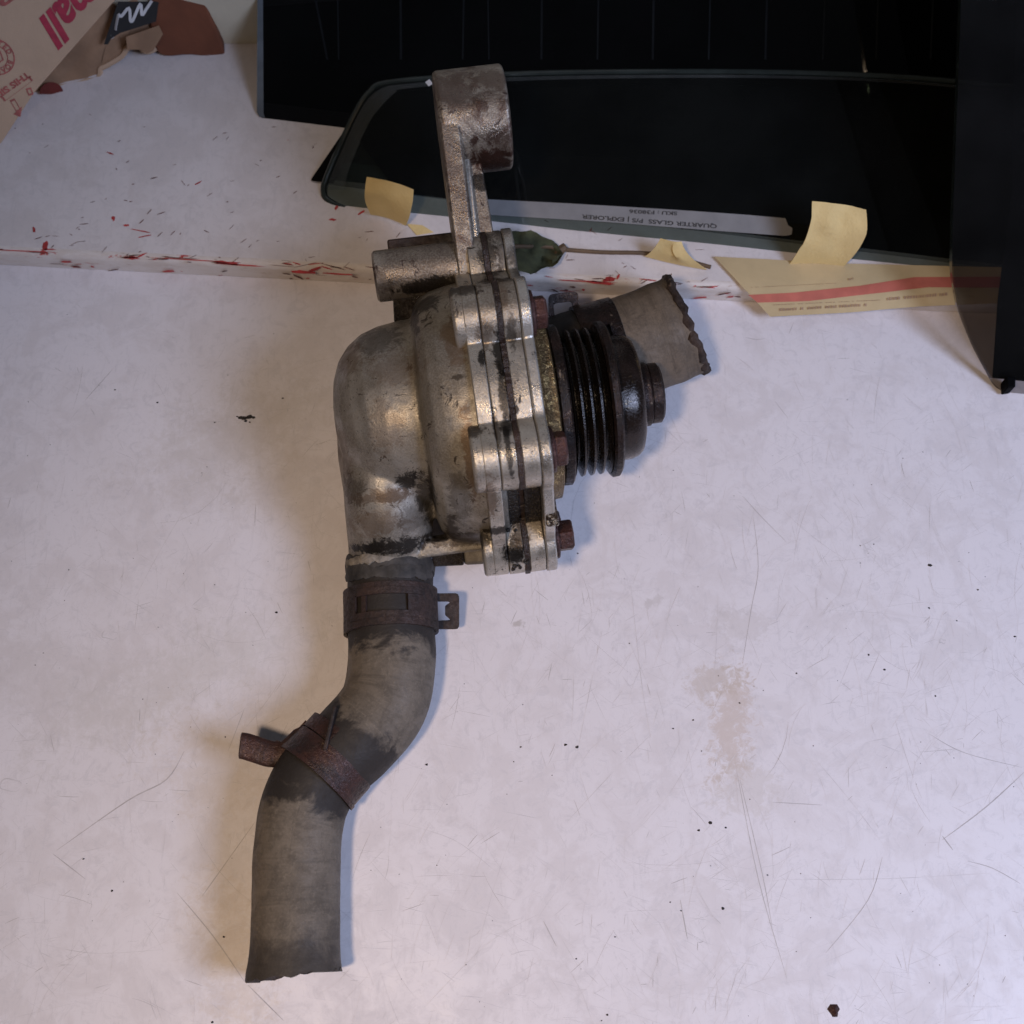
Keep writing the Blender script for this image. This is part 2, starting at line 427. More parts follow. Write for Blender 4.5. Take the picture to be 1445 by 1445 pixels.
M['red_plastic'] = m_plain('dark_red_plastic', (.13, .02, .015), .4)
M['leaf'] = m_plain('dried_green_leaf', (.060, .062, .026), .9, var=.5, scale=90, bump=.5, bscale=300)
M['stem'] = m_plain('leaf_stem_brown', (.12, .075, .04), .7, var=.3)

# ------------------------------------------------------------------ setting: bench, raised back board, wall
BZ = 9.0                                                   # thickness of the back board
eT0, eT1 = G(0, 356, BZ), G(1000, 405, BZ)                 # its front top edge
ed = unit(eT1 - eT0); en = np.array([ed[1], -ed[0], 0])    # along / outwards to the viewer
def edge_at(x):                                            # y of the board's front edge at world x
    return eT0[1] + (x - eT0[0]) * ed[1] / ed[0]
bench = link_mesh('workbench_top', [(-700, -600, 0), (700, -600, 0), (700, edge_at(700) + 30, 0), (-700, edge_at(-700) + 30, 0),
                                    (-700, -600, -28), (700, -600, -28), (700, edge_at(700) + 30, -28), (-700, edge_at(-700) + 30, -28)],
                  [(0, 1, 2, 3), (4, 7, 6, 5), (0, 4, 5, 1), (1, 5, 6, 2), (2, 6, 7, 3), (3, 7, 4, 0)], M['bench'], smooth=False, base=(0, 0, 0))
tag(bench, kind='structure')
WALL_Y = G(335, 76, BZ)[1]
# cross-section of the board with a rounded, slightly rolled front edge
sec = [(0.0, 0.3), (0.0, BZ - 2.6)] + [(2.6 - 2.6 * math.cos(a), BZ - 2.6 + 2.6 * math.sin(a)) for a in np.linspace(.2, math.pi / 2, 6)]
NX = 120; v = []; f = []; fm = []
for i in range(NX + 1):
    x = -700 + 1400 * i / NX; y0 = edge_at(x)
    for (dy, z) in sec: v.append((x, y0 + dy + .35 * mnoise.noise(Vector((x * .03, z * .2, 3))), z + (.15 * mnoise.noise(Vector((x * .02, 1, 7))) if z > 5 else 0)))
    v.append((x, WALL_Y + 60, BZ)); v.append((x, WALL_Y + 60, .3))
K = len(sec) + 2
for i in range(NX):
    for k in range(K):
        k2 = (k + 1) % K
        f.append((i * K + k, (i + 1) * K + k, (i + 1) * K + k2, i * K + k2)); fm.append(0 if k < len(sec) - 1 else 1)
board = link_mesh('back_board', v, f, parent=None, base=(0, 0, 0), mats=[M['edge'], M['board']], fmat=fm)
tag(board, kind='structure')
v, f = prism([(-700, WALL_Y, BZ + .2), (60, WALL_Y + 6, BZ + .2), (60, WALL_Y + 26, BZ + .2), (-700, WALL_Y + 20, BZ + .2)], (0, 0, 420))
wall = tag(link_mesh('wall', v, f, M['wall'], smooth=False, base=(0, 0, 0)), kind='structure')

# scratches: thin abraded lines too many to count
def strip(pts, wd, z):
    """flat ribbon on the bench along 2d points, tapering at both ends"""
    n = len(pts); v = []; f = []
    for i, p in enumerate(pts):
        a = pts[min(i + 1, n - 1)]; b = pts[max(i - 1, 0)]
        t = unit(np.array([a[0] - b[0], a[1] - b[1]])); nr = np.array([-t[1], t[0]])
        h = wd * .5 * (.25 + .75 * math.sin(math.pi * (i + .15) / (n - .7)))
        v += [(p[0] + nr[0] * h, p[1] + nr[1] * h, z), (p[0] - nr[0] * h, p[1] - nr[1] * h, z)]
    for i in range(n - 1): f.append((2 * i, 2 * i + 1, 2 * i + 3, 2 * i + 2))
    return v, f
rs = random.Random(3)
fine_s, dark_s = MB(), MB()
def pxline(pts, wd, mb=None, z=.05):
    P = spline([G(x, y)[:2] for x, y in pts], 5); (mb or dark_s).add(*strip(P, wd, z))
for (x_, y_, rx_, ry_) in [(155, 896, 11, 6), (15, 1108, 15, 9), (1330, 905, 4, 3)]:   # dried drip rings
    pxline([(x_ + rx_ * math.cos(t_ + .4), y_ + ry_ * math.sin(t_ + .4) + 1.2 * math.sin(3 * t_)) for t_ in np.linspace(0, 6.1, 16)], .42, fine_s)
for pts, wd in [([(1052, 476), (1066, 479), (1080, 478)], .3), ([(1048, 700), (1075, 730), (1110, 765)], .28), ([(1063, 730), (1070, 800), (1060, 860), (1048, 935)], .3),
                ([(890, 825), (905, 960), (918, 1040)], .2), ([(1040, 1090), (1070, 1240), (1110, 1380)], .3), ([(1044, 1100), (1075, 1230), (1090, 1310)], .3),
                ([(1103, 1241), (1250, 1240), (1400, 1232)], .22), ([(1145, 1065), (1200, 1130), (1245, 1190)], .22), ([(1310, 1035), (1360, 1062), (1442, 1083)], .3),
                ([(1365, 1215), (1400, 1225), (1440, 1247)], .35), ([(1445, 1090), (1390, 1140), (1330, 1185)], .4), ([(1245, 1210), (1225, 1270), (1165, 1345)], .28),
                ([(850, 890), (835, 960), (815, 1060)], .2), ([(920, 1035), (860, 1095), (800, 1160)], .22), ([(700, 1143), (765, 1156)], .2),
                ([(1090, 1132), (1160, 1136)], .3), ([(300, 655), (230, 770), (190, 845)], .24), ([(160, 520), (120, 565)], .3),
                ([(75, 1205), (120, 1240)], .35), ([(250, 1260), (300, 1320), (345, 1385)], .4), ([(350, 1390), (400, 1440)], .4),
                ([(80, 1200), (180, 1130), (235, 1100), (260, 1060)], .5), ([(50, 1330), (130, 1345), (230, 1340)], .22), ([(360, 1160), (310, 1230), (285, 1265)], .35),
                ([(60, 775), (180, 845), (350, 950)], .2), ([(345, 1000), (322, 1060)], .28), ([(960, 1270), (970, 1325)], .4), ([(767, 1300), (785, 1335)], .4),
                ([(1330, 1180), (1345, 1200)], .5), ([(700, 700), (880, 650), (980, 640)], .18), ([(560, 1160), (640, 1185), (700, 1230)], .2), ([(600, 1420), (690, 1330), (760, 1290)], .22),
                ([(1150, 860), (1240, 865), (1380, 880)], .18), ([(1180, 870), (1300, 850), (1400, 860)], .16)]:
    pxline(pts, wd * .8, dark_s if wd > .27 else fine_s)
clus = [(rs.uniform(-40, 1480), rs.uniform(560, 1480), rs.uniform(40, 150), rs.uniform(0, math.pi)) for _ in range(46)]
for i in range(3000):
    # wear comes in patches, densest in the front part of the bench
    if rs.random() < .72:
        k_ = rs.choice(clus); px = rs.gauss(k_[0], k_[2]); py = rs.gauss(k_[1], k_[2] * .8); a = rs.gauss(k_[3], .35) if rs.random() < .7 else rs.uniform(0, math.pi)
    else:
        px = rs.uniform(-60, 1500); py = rs.uniform(430, 1500); a = rs.uniform(0, math.pi)
    if py < 430 or py > 1520: continue
    p = G(px, py)[:2]
    L = min(60, rs.expovariate(1 / 7.) + 1.2); cv = rs.gauss(0, .01)
    pts = []
    for j in range(5):
        s = (j / 4 - .5) * L; aa = a + cv * s
        pts.append(np.array([p[0] + math.cos(aa) * s, p[1] + math.sin(aa) * s]))
    wd = rs.uniform(.05, .13) if L > 8 else rs.uniform(.06, .22)
    (dark_s if rs.random() < .10 else fine_s).add(*strip(pts, wd, .03 + .00001 * i))
for mb, nm, mt in ((fine_s, 'scratches', 'scratch'), (dark_s, 'deep_scratches', 'scratch_dark')):
    o = mb.build(nm, M[mt], bench, smooth=False); tag(o, kind='stuff')

# chipped paint on the board: red and brown underpaint showing
def chip(mb, c, ax, ay, L, W, rot, rnd, n=9):
    P = []
    for k in range(n):
        a = 2 * math.pi * k / n; r = rnd.uniform(.55, 1.15)
        u, w_ = math.cos(a) * L * r, math.sin(a) * W * r
        P.append(c + ax * (u * math.cos(rot) - w_ * math.sin(rot)) + ay * (u * math.sin(rot) + w_ * math.cos(rot)))
    mb.add(P, [tuple(range(n))])
redc, brnc = MB(), MB(); rc = random.Random(12)
X, Y, Z = np.eye(3)
def top_pt(px, py): return G(px, py, BZ + .12)
for (px, py, L, W, rt_) in [(64, 346, 1.2, 3.2, 10), (68, 352, 3, .6, 0), (185, 364, 4, 1.0, -6), (200, 360, 2.2, .5, 30), (160, 308, .7, 1.9, 12), (178, 318, 1.4, .8, 0),
                            (200, 326, 5, .35, -12), (205, 333, 2.5, .5, 12), (48, 324, .5, 2.2, 20), (155, 216, 1.6, .5, -25), (280, 258, 1.6, .4, 35),
                            (475, 293, .6, 1.6, -20), (510, 300, 2.0, .7, 35), (470, 310, 1.5, .9, 0), (845, 399, 6, 1.0, -5), (860, 394, 2.6, 1.6, 10), (872, 391, .5, 2, -20), (830, 397, 12, .4, -3), (935, 407, 5, .6, -3),
                            (320, 371, 5, 1.2, -4), (260, 366, 14, .5, -4), (340, 374, 10, .45, -4), (430, 384, 5, 1.0, -4), (470, 386, 7, .6, -4), (30, 354, 12, .4, -3), (445, 380, 3, .8, 20)]:
    chip(redc, top_pt(px, py), X, Y, L, W * .72, R(rt_), rc, 13)
for i in range(150):
    px = rc.uniform(0, 1010); q = rc.random() ** 2
    py = 352 + px * .05 - q * 200
    p = top_pt(px, py)
    if px > 450 and py < 300: continue
    L = rc.uniform(.5, 2.4) * (1.2 - q * .5)
    chip(redc if rc.random() < .05 else brnc, p, X, Y, L * .8, rc.uniform(.08, .24), R(rc.gauss(25, 35)), rc)
for i in range(46):
    px = rc.uniform(0, 1010); chip(redc if rc.random() < .35 else brnc, top_pt(px, 356 + px * .049 - rc.uniform(-1, 6)), ed, np.array([-ed[1], ed[0], 0]), rc.uniform(.8, 5), rc.uniform(.1, .3), R(rc.gauss(0, 8)), rc)
for i in range(34):                                        # on the vertical face of the edge
    x = rc.uniform(-170, 90); z = rc.uniform(1, 6); p = np.array([x, edge_at(x) - .55, z])
    chip(redc if rc.random() < .4 else brnc, p, ed, Z, rc.uniform(.6, 3.2), rc.uniform(.2, .8), R(rc.gauss(0, 20)), rc)
for mb, nm, mt in ((redc, 'red_paint_chips', 'redpaint'), (brnc, 'brown_paint_chips', 'brownpaint')):
    tag(mb.build(nm, M[mt], board, smooth=False), kind='stuff')

# ------------------------------------------------------------------ panes of car glass leaning at the back
def plane_from(pxa, pxb, z, alpha):
    """plane through two bench pixels, rising away from the viewer at alpha degrees"""
    a, b = G(*pxa, z), G(*pxb, z); t = unit(b - a)
    back = unit(np.array([-t[1], t[0], 0])); rise = back * math.cos(R(alpha)) + Z * math.sin(R(alpha))
    n = unit(np.cross(t, rise)); 
    if np.dot(n, CAM - a) < 0: n = -n
    return a, n, t, rise
def pane(root, pl, outline, th, mat, edge, name='glass', bev=0):
    P = [onplane(x, y, pl[0], pl[1]) for x, y in outline]
    n = len(P); ext = -pl[1] * th
    v = list(P) + [p + ext for p in P]
    f = [tuple(range(n)), tuple(range(n, 2 * n))[::-1]] + [(i, (i + 1) % n, n + (i + 1) % n, n + i) for i in range(n)]
    return link_mesh(name, v, f, parent=root, mats=[mat, edge, M['glass_rim']], fmat=[0, 0] + [1] * n, smooth=False, bevel=bev, seg=3, bevmat=2)
def on_glass(root, pl, poly, off, mat, name, th=.12):
    P = [onplane(x, y, pl[0], pl[1]) + pl[1] * off for x, y in poly]
    v, f = prism(P, pl[1] * th); return link_mesh(name, v, f, mat, root, smooth=False)

# A: the large pane furthest back
plA = plane_from((365, 166), (480, 180), BZ, 35)
oA = rounded([(366, -40), (362, 166), (700, 207), (1500, 304), (1500, -40)], [0, 12, 0, 0, 0])
rA = empty('large_car_window', plA[0], 'tall black privacy-glass window with faint painted vertical reflections, furthest back', 'car window')
gA = pane(rA, plA, oA, 4, M['glass_black'], M['glass_edge_pale'])
on_glass(rA, plA, [(363.5, -38), (362.5, 158), (366, 165), (374, 166), (372, 160), (371, -38)], .05, M['glass_edge_pale'], 'ground_edge')
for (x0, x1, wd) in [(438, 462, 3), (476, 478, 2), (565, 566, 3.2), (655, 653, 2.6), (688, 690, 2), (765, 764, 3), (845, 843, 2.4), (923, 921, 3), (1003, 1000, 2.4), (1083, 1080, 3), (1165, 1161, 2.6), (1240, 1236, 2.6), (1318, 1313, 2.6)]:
    on_glass(rA, plA, [(x0 - wd / 2, -38), (x0 + wd / 2, -38), (x1 + wd / 2, 84), (x1 - wd / 2, 84)], .05, M['line'], 'reflection_line', .05)  # vertical reflections in the pane, drawn as thin grey strips

# C: opaque black pane, added to darken the view through the quarter glass
plC = plane_from((560, 272), (1350, 366), BZ, 20)
oC = rounded([(528, 132), (500, 190), (562, 272), (1500, 384), (1500, 144), (1000, 116)], [14, 10, 10, 0, 0, 0])
rC = empty('added_black_pane', plC[0], 'added opaque black pane with slanted corner, darkening the view through the quarter glass', 'car window')
pane(rC, plC, oC, 4, M['frit'], M['glass_edge'])

# B: dark pane whose pointed corner peeks out on the left
plB = plane_from((440, 258), (1350, 372), BZ, 22)
oB = rounded([(524, 128), (436, 257), (700, 291), (1500, 391), (1500, 146), (1000, 118)], [12, 9, 0, 0, 0, 0])
rB = empty('pointed_car_window', plB[0], 'dark tinted window whose pointed corner peeks out left of the quarter glass', 'car window')
pane(rB, plB, oB, 4, M['glass_rear'], M['glass_edge'])
on_glass(rB, plB, [(518, 138), (440, 252), (439, 255), (446, 256), (470, 259), (482, 236), (505, 185), (530, 140)], .05, M['frit'], 'ceramic_border', .2)

# quarter glass in front
plQ = plane_from((480, 290), (1400, 386), BZ, 24)
oQp = [(456, 270), (462, 245), (500, 160), (522, 128), (545, 116), (640, 108), (800, 102), (1050, 101), (1250, 107), (1400, 120), (1500, 135), (1530, 250), (1505, 385), (1440, 388), (1400, 386), (1200, 371), (900, 342), (640, 315), (540, 304), (490, 294), (464, 283)]
oQ = spline(oQp, 4, True)
rQ = empty('quarter_glass', plQ[0], 'rounded green-tinted quarter window with white label strip and yellow tape tabs', 'car window')
pane(rQ, plQ, oQ, 4.2, M['glass_quarter'], M['glass_edge'], bev=0)
# paler ground border along the left end and the lower edge
bo = spline([(462, 268), (468, 246), (505, 163), (526, 133), (548, 121)], 5)
bi = spline([(560, 128), (540, 148), (520, 175), (492, 240), (488, 268)], 5)
on_glass(rQ, plQ, bo + bi, .06, M['band'], 'border_band', .05)
mb = MB(); ring_ = [onplane(x, y, plQ[0], plQ[1]) - plQ[1] * .9 for x, y in oQ]; ring_.append(ring_[0]); ring_.append(ring_[1])
mb.add(*tube(ring_, 1.15, 10)[:2]); mb.build('polished_edge', M['glass_rim'], rQ)
tb = spline([(548, 121), (640, 113), (800, 107), (1050, 106), (1250, 112), (1400, 125)], 5) + spline([(1400, 129), (1250, 116), (1050, 110), (800, 112), (640, 119), (556, 127)], 5)
on_glass(rQ, plQ, tb, .06, M['band'], 'border_band', .05)
# the white label strip with upside-down marker lettering
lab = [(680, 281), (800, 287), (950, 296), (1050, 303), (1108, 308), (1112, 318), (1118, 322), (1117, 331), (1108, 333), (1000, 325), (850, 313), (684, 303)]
labo = on_glass(rQ, plQ, lab, .1, M['dimmed_white_tape'], 'label_strip', .15)

def text_mesh(name, body, size, origin, xdir, ydir, normal, mat, parent, off=.3, bold=0., shear=0., align='LEFT', sx=1., spacing=1.):
    cu = bpy.data.curves.new(name, 'FONT'); cu.body = body; cu.size = size; cu.offset = bold; cu.shear = shear
    cu.align_x = align; cu.space_character = spacing; cu.resolution_u = 3; cu.extrude = 0
    to = bpy.data.objects.new('tmp', cu); COL.objects.link(to)
    dg = bpy.context.evaluated_depsgraph_get(); me = bpy.data.meshes.new_from_object(to.evaluated_get(dg))
    bpy.data.objects.remove(to); 
    vs = [np.asarray(origin) + np.asarray(xdir) * (p.co.x * sx) + np.asarray(ydir) * p.co.y + np.asarray(normal) * off for p in me.vertices]
    fs = [tuple(p.vertices) for p in me.polygons]
    bpy.data.meshes.remove(me); bpy.data.curves.remove(cu)
    return link_mesh(name, vs, fs, mat, parent, smooth=False)
def glass_text(body, pa, pb, size, parent, pl, mat, off=.32, bold=.05):
    """lettering from pixel pa (start) towards pb (end of the line), seen upside-down"""
    a, b = onplane(*pa, pl[0], pl[1]), onplane(*pb, pl[0], pl[1]); x = unit(b - a); y = np.cross(pl[1], x)
    o = text_mesh('lettering', body, size, a, x, y, pl[1], mat, parent, off, bold)
    # fit the width
    me = o.data; bl = np.array(parent.parent.location if parent.parent else parent.location)
    xs = [np.dot(np.array(v.co) / MM + bl / MM - a, x) for v in me.vertices]; k = np.linalg.norm(b - a) / max(xs)
    for v_ in me.vertices:
        p = np.array(v_.co) / MM + bl / MM; d = np.dot(p - a, x); p = p + x * (d * k - d); v_.co = Vector((p - bl / MM) * MM)
    return o
glass_text('QUARTER GLASS  P/S | EXPLORER', (1012, 317), (821, 303), 2.0, labo, plQ, M['ink'])
glass_text('SKU : F38036', (956, 299), (888, 296), 1.8, labo, plQ, M['ink'])
on_glass(rQ, plQ, [(600, 116), (606, 112), (611, 118), (605, 122)], .05, M['white_print'], 'edge_chip', .1)

# D: smoked pane standing at the right, nearest the viewer
plD = plane_from((1405, 552), (1445, 556), 0, 54)
oD = rounded([(1362, -160), (1352, 120), (1345, 300), (1343, 390), (1352, 440), (1372, 490), (1402, 545), (1420, 555), (1480, 560), (1900, 600), (1900, -160)], [0, 0, 10, 14, 14, 14, 9, 6, 0, 0, 0])
rD = empty('smoked_car_window', plD[0], 'smoked car window with curved lower corner standing at the right edge', 'car window')
pane(rD, plD, oD, 4, M['glass_right'], M['glass_edge'])
on_glass(rD, plD, [(1440, -150), (1432, 280), (1412, 430), (1404, 546), (1420, 553), (1480, 558), (1890, 598), (1890, -150)], -4.3, M['frit'], 'ceramic_border', .2)
pf = [G(1411, 541, 1), G(1424, 543, 1), G(1424, 556, 1), G(1412, 558, 1)]
v, f = prism(pf, (0, 0, 6)); link_mesh('rubber_foot', v, f, M['frit'], rD, bevel=.5)

# ------------------------------------------------------------------ yellow tape tabs, paper slip, leaf
def sheet(name, rows, th, mat, root=None, base=None, uvs=False):
    """rows: list of rows of 3d points; closed thin sheet"""
    nr, nc = len(rows), len(rows[0]); V = [np.asarray(p, float) for r_ in rows for p in r_]
    N = []
    for i in range(nr):
        for j in range(nc):
            du = V[i * nc + min(j + 1, nc - 1)] - V[i * nc + max(j - 1, 0)]; dv = V[min(i + 1, nr - 1) * nc + j] - V[max(i - 1, 0) * nc + j]
            N.append(unit(np.cross(du, dv)))
    n = len(V); v = V + [p - q * th for p, q in zip(V, N)]; f = []
    for i in range(nr - 1):
        for j in range(nc - 1):
            a, b, c, d = i * nc + j, i * nc + j + 1, (i + 1) * nc + j + 1, (i + 1) * nc + j
            f.append((a, b, c, d)); f.append((n + d, n + c, n + b, n + a))
    rim = [(0, j) for j in range(nc)] + [(i, nc - 1) for i in range(1, nr)] + [(nr - 1, j) for j in range(nc - 2, -1, -1)] + [(i, 0) for i in range(nr - 2, 0, -1)]
    idx = [i * nc + j for i, j in rim]
    for k in range(len(idx)):
        a, b = idx[k], idx[(k + 1) % len(idx)]; f.append((b, a, n + a, n + b))
    return link_mesh(name, v, f, mat, root, base=base, smooth=True, angle=60)
def grid_px(quad, heights, nr=12, nc=8, curl=None):
    """bilinear px quad [bl, br, tr, tl] with heights at the corners, curled by curl(u, v) -> (dx, dy px, dz)"""
    rows = []
    for i in range(nr + 1):
        r_ = []; v_ = i / nr
        for j in range(nc + 1):
            u_ = j / nc
            w4 = ((1 - u_) * (1 - v_), u_ * (1 - v_), u_ * v_, (1 - u_) * v_)
            x = sum(w * q[0] for w, q in zip(w4, quad)); y = sum(w * q[1] for w, q in zip(w4, quad)); z = sum(w * h for w, h in zip(w4, heights))
            if curl: dx, dy, dz = curl(u_, v_); x += dx; y += dy; z += dz
            nz_ = mnoise.noise(Vector((x * .05, y * .05, 4))) * min(1, v_ * 4)
            r_.append(G(x + 1.2 * nz_, y + 1.5 * nz_, z + 1.0 * nz_ * min(1, v_ * 3)))
        rows.append(r_)
    return rows
def back_patch(root, px, name='stuck_end'):
    P = [onplane(x, y, plQ[0], plQ[1]) - plQ[1] * 4.5 for x, y in px]
    v, f = prism(P, -plQ[1] * .15); return link_mesh(name, v, f, M['tape'], root, smooth=False)
t1 = empty('masking_tape_tab', G(548, 308, BZ), 'curled yellow masking tape tab at the left end of the quarter glass', 'tape')
sheet('loose_flag', grid_px([(523, 303), (573, 319), (584, 268), (518, 250)], [BZ + 1.2, BZ + 1.2, BZ + 19, BZ + 19], curl=lambda u, v: (-6 * math.sin(math.pi * v) * (1 - u) + 2 * math.sin(math.pi * v) * u, -3 * math.sin(math.pi * u), 2.5 * math.sin(math.pi * v))), .15, M['tape'], t1)
back_patch(t1, [(552, 252), (578, 243), (590, 252), (590, 309), (548, 304)])
v, f = prism([G(574, 316, BZ + .2), G(596, 318, BZ + .2), G(612, 328, BZ + .2), G(588, 332, BZ + .2)], (0, 0, .15)); link_mesh('torn_end', v, f, M['tape'], t1, smooth=False)
t2 = empty('masking_tape_tab', G(1155, 374, BZ), 'tall curled yellow masking tape tab standing over the paper slip', 'tape')
sheet('loose_flag', grid_px([(1113, 374), (1190, 377), (1222, 296), (1146, 284)], [BZ + 1, BZ + 1, BZ + 26, BZ + 26], curl=lambda u, v: (14 * math.sin(math.pi * v) * (.75 + .25 * u), -2 * math.sin(math.pi * u), 3 * math.sin(math.pi * v))), .15, M['tape'], t2)
back_patch(t2, [(1092, 352), (1100, 325), (1120, 312), (1150, 312), (1150, 366), (1094, 359)])
v, f = prism([G(1112, 374, BZ + .5), G(1152, 372, BZ + .5), G(1190, 374, BZ + .5), G(1188, 380, BZ + .5), G(1150, 381, BZ + .5), G(1120, 377, BZ + .5)], (0, 0, .15)); link_mesh('torn_end', v, f, M['tape'], t2, smooth=False)
t3 = empty('masking_tape_tab', G(955, 372, BZ), 'small peaked yellow masking tape tab beside the cut hose end', 'tape')
sheet('loose_flag', grid_px([(910, 362), (998, 381), (962, 341), (932, 336)], [BZ + .8, BZ + .8, BZ + 11, BZ + 11], curl=lambda u, v: (7 * math.sin(math.pi * v) * (1 if u > .5 else -.4) * -1, 1.5 * math.sin(math.pi * u), 1.5 * math.sin(math.pi * v))), .15, M['tape'], t3)
back_patch(t3, [(897, 300), (972, 308), (975, 345), (898, 338)])

# paper slip with a red band, hanging over the board's edge
sl = empty('paper_slip', G(1200, 410, BZ), 'yellowed paper slip with a red band lying on the board edge', 'paper')
def slip_pt(px, py, k=0.):
    g = G(px, py, BZ + 1.6 + k); e = edge_at(g[0])
    if g[1] < e:                                     # past the edge it droops slightly towards the bench
        dz = min(7.5, (e - g[1]) * .45); g = G(px, py, BZ + 1.6 - dz + k)
    return g
def slip_strip(name, topl, botl, mat, k, nr=6, nc=24, parent=None):
    rows = []
    for i in range(nr + 1):
        v_ = i / nr; r_ = []
        for j in range(nc + 1):
            u_ = j / nc
            a = np.array([np.interp(u_, [p[0] for p in botl], [p[i2] for p in botl]) for i2 in (1, 2)]); b = np.array([np.interp(u_, [p[0] for p in topl], [p[i2] for p in topl]) for i2 in (1, 2)])
            q = a * (1 - v_) + b * v_; r_.append(slip_pt(q[0], q[1], k))
        rows.append(r_)
    return sheet(name, rows, .12, mat, parent)
bot = [(0, 1087, 447), (.4, 1200, 441), (.65, 1290, 433), (1, 1450, 426)]; top = [(0, 1008, 362), (.5, 1200, 372), (1, 1450, 378)]
slip_strip('sheet', top, bot, M['paper'], 0, parent=sl)
slip_strip('red_band', [(0, 1056, 416), (.2, 1120, 413), (.5, 1215, 403), (.75, 1290, 391), (1, 1450, 390)], [(0, 1069, 427), (.2, 1140, 425), (.5, 1225, 415), (.75, 1310, 405), (1, 1450, 406)], M['paper_red'], .3, 2, parent=sl)
rp = random.Random(5); mbp = MB()
for (x0, y0, x1, y1, hgt) in [(1100, 439, 1222, 432, 4.2), (1252, 424, 1336, 417, 4.6), (1088, 431, 1240, 424, 1.2), (1195, 396, 1205, 394, 3), (1060, 406, 1180, 400, .8)]:
    x = x0
    while x < x1:
        wd = rp.uniform(1.2, 3.8); k = (x - x0) / (x1 - x0); y = y0 + (y1 - y0) * k
        if rp.random() < .85:
            P = [slip_pt(x, y, .45), slip_pt(x + wd, y - .2, .45), slip_pt(x + wd + .3, y - hgt * rp.uniform(.75, 1), .45), slip_pt(x + .3, y - hgt * rp.uniform(.75, 1), .45)]
            mbp.add(P, [(0, 1, 2, 3)])
        x += wd + rp.uniform(.8, 1.6)
mbp.build('faded_print', M['paper_ink'], sl, smooth=False)

# dried leaf with a long stem
lf = empty('dried_leaf', G(765, 365, BZ), 'curled dried green leaf with a brown stem behind the pump flange', 'leaf')
rows = []
for i in range(15):
    u = i / 14; r_ = []
    wdt = math.sin(math.pi * min(1, .08 + u * .95)) ** .42
    for j in range(9):
        v_ = j / 8 - .5
        x = 690 + u * 104; y = 352 + u * 6 + v_ * 58 * wdt + 5 * mnoise.noise(Vector((u * 6, v_ * 2, 9)))
        z = BZ + 3.2 + 7 * abs(v_) * wdt + 4.5 * mnoise.noise(Vector((u * 5, v_ * 4, 2.2)))
        r_.append(G(x, y, z))
    rows.append(r_)
sheet('blade', rows, .2, M['leaf'], lf)
mb = MB(); mb.add(*tube([G(x, y, z) for x, y, z in spline([(705, 348, BZ + 4.2), (770, 348, BZ + 4), (795, 352, BZ + 2.5), (850, 356, BZ + 1.5), (930, 359, BZ + 1), (1003, 377, BZ + .8)], 6)], .75, 8)); mb.build('stem', M['stem'], lf)
mb = MB(); mb.add(*tube([G(x, y, BZ + z) for x, y, z in [(783, 363, 1.2), (789, 355, 2.5), (796, 349, 3), (801, 352, 2)]], [.8, 1.9, 1.6, .5], 8)); mb.build('stem_knot', M['stem'], lf)

# ------------------------------------------------------------------ cartons, brown board at the left
# front carton: stands on its corner, leaning, face towards the viewer
P0 = G(-6, 205, BZ)
nB = unit(np.array([.32, -.78, .55]))
def cpt(px, py, off=0.): return onplane(px, py, P0, nB) + nB * off
edgeA, edgeB = cpt(2, 202), cpt(163, 0)
cx = unit(edgeB - edgeA); cy = np.cross(nB, cx)            # along its lower edge / up across the face
c1 = empty('shipping_carton', P0, 'kraft carton with crimson lettering leaning at the top left corner', 'carton')
def cq(x, y, off=0.): return edgeA + cx * x + cy * y + nB * off
L1 = np.linalg.norm(edgeB - edgeA)
mid = cpt(49, 130)
poly = [edgeA - cx * 0, mid, edgeB, cq(L1 + 60, 0), cq(L1 + 60, 120), cq(-90, 120), cpt(-40, 255)]
v, f = prism(poly, -nB * 55); link_mesh('box_body', v, f, M['card'], c1, smooth=False, bevel=.6)
def ctext(body, pa, pb, size, mat, bold=0, shear=0, name='lettering', parent=c1):
    a, b = cpt(*pa), cpt(*pb); x = unit(b - a); y = np.cross(nB, x)
    o = text_mesh(name, body, size, a, x, y, nB, mat, parent, .25, bold, shear)
    bl = np.array(c1.location) / MM
    xs = [np.dot(np.array(q.co) / MM + bl - a, x) for q in o.data.vertices]; k = np.linalg.norm(b - a) / max(xs)
    for q in o.data.vertices:
        p = np.array(q.co) / MM + bl; d = np.dot(p - a, x); q.co = Vector((p + x * (d * k - d) - bl) * MM)
    return o
ctext('Small', (146, -62), (47, 37), 15.5, M['red_print'], .5, .3)
ctext('URE', (34, -38), (-30, 14), 6, M['pink_print'], .2)
def ring2(c, r0, r1, n=36):
    v = []; f = []
    for k in range(n):
        a = 2 * math.pi * k / n; d = cx * math.cos(a) + cy * math.sin(a)
        v += [c + d * r0, c + d * r1]
    for k in range(n): k2 = (k + 1) % n; f.append((2 * k, 2 * k + 1, 2 * k2 + 1, 2 * k2))
    return v, f
st = MB(); c0 = cpt(-6, 80, .25); rr = np.linalg.norm(cpt(21, 80, .25) - c0)
st.add(*ring2(c0, rr * .93, rr)); st.add(*ring2(c0, rr * .60, rr * .645))
st.add(*ring2(c0, rr * .36, rr * .44, 5)); st.build('round_stamp', M['pink_print'], c1, smooth=False)
for k, ch in enumerate('INSPECTED BOARD'):
    a = R(150 - k * 22); d = cx * math.cos(a) + cy * math.sin(a); xd = np.cross(nB, d) * -1
    if ch != ' ': text_mesh('stamp_letter', ch, rr * .36, c0 + d * rr * .67, xd, d, nB, M['pink_print'], c1, .05, .08, align='CENTER')
ctext('THIS SIDE UP', (38, 101), (-34, 150), 3.0, M['pink_print'], .12)
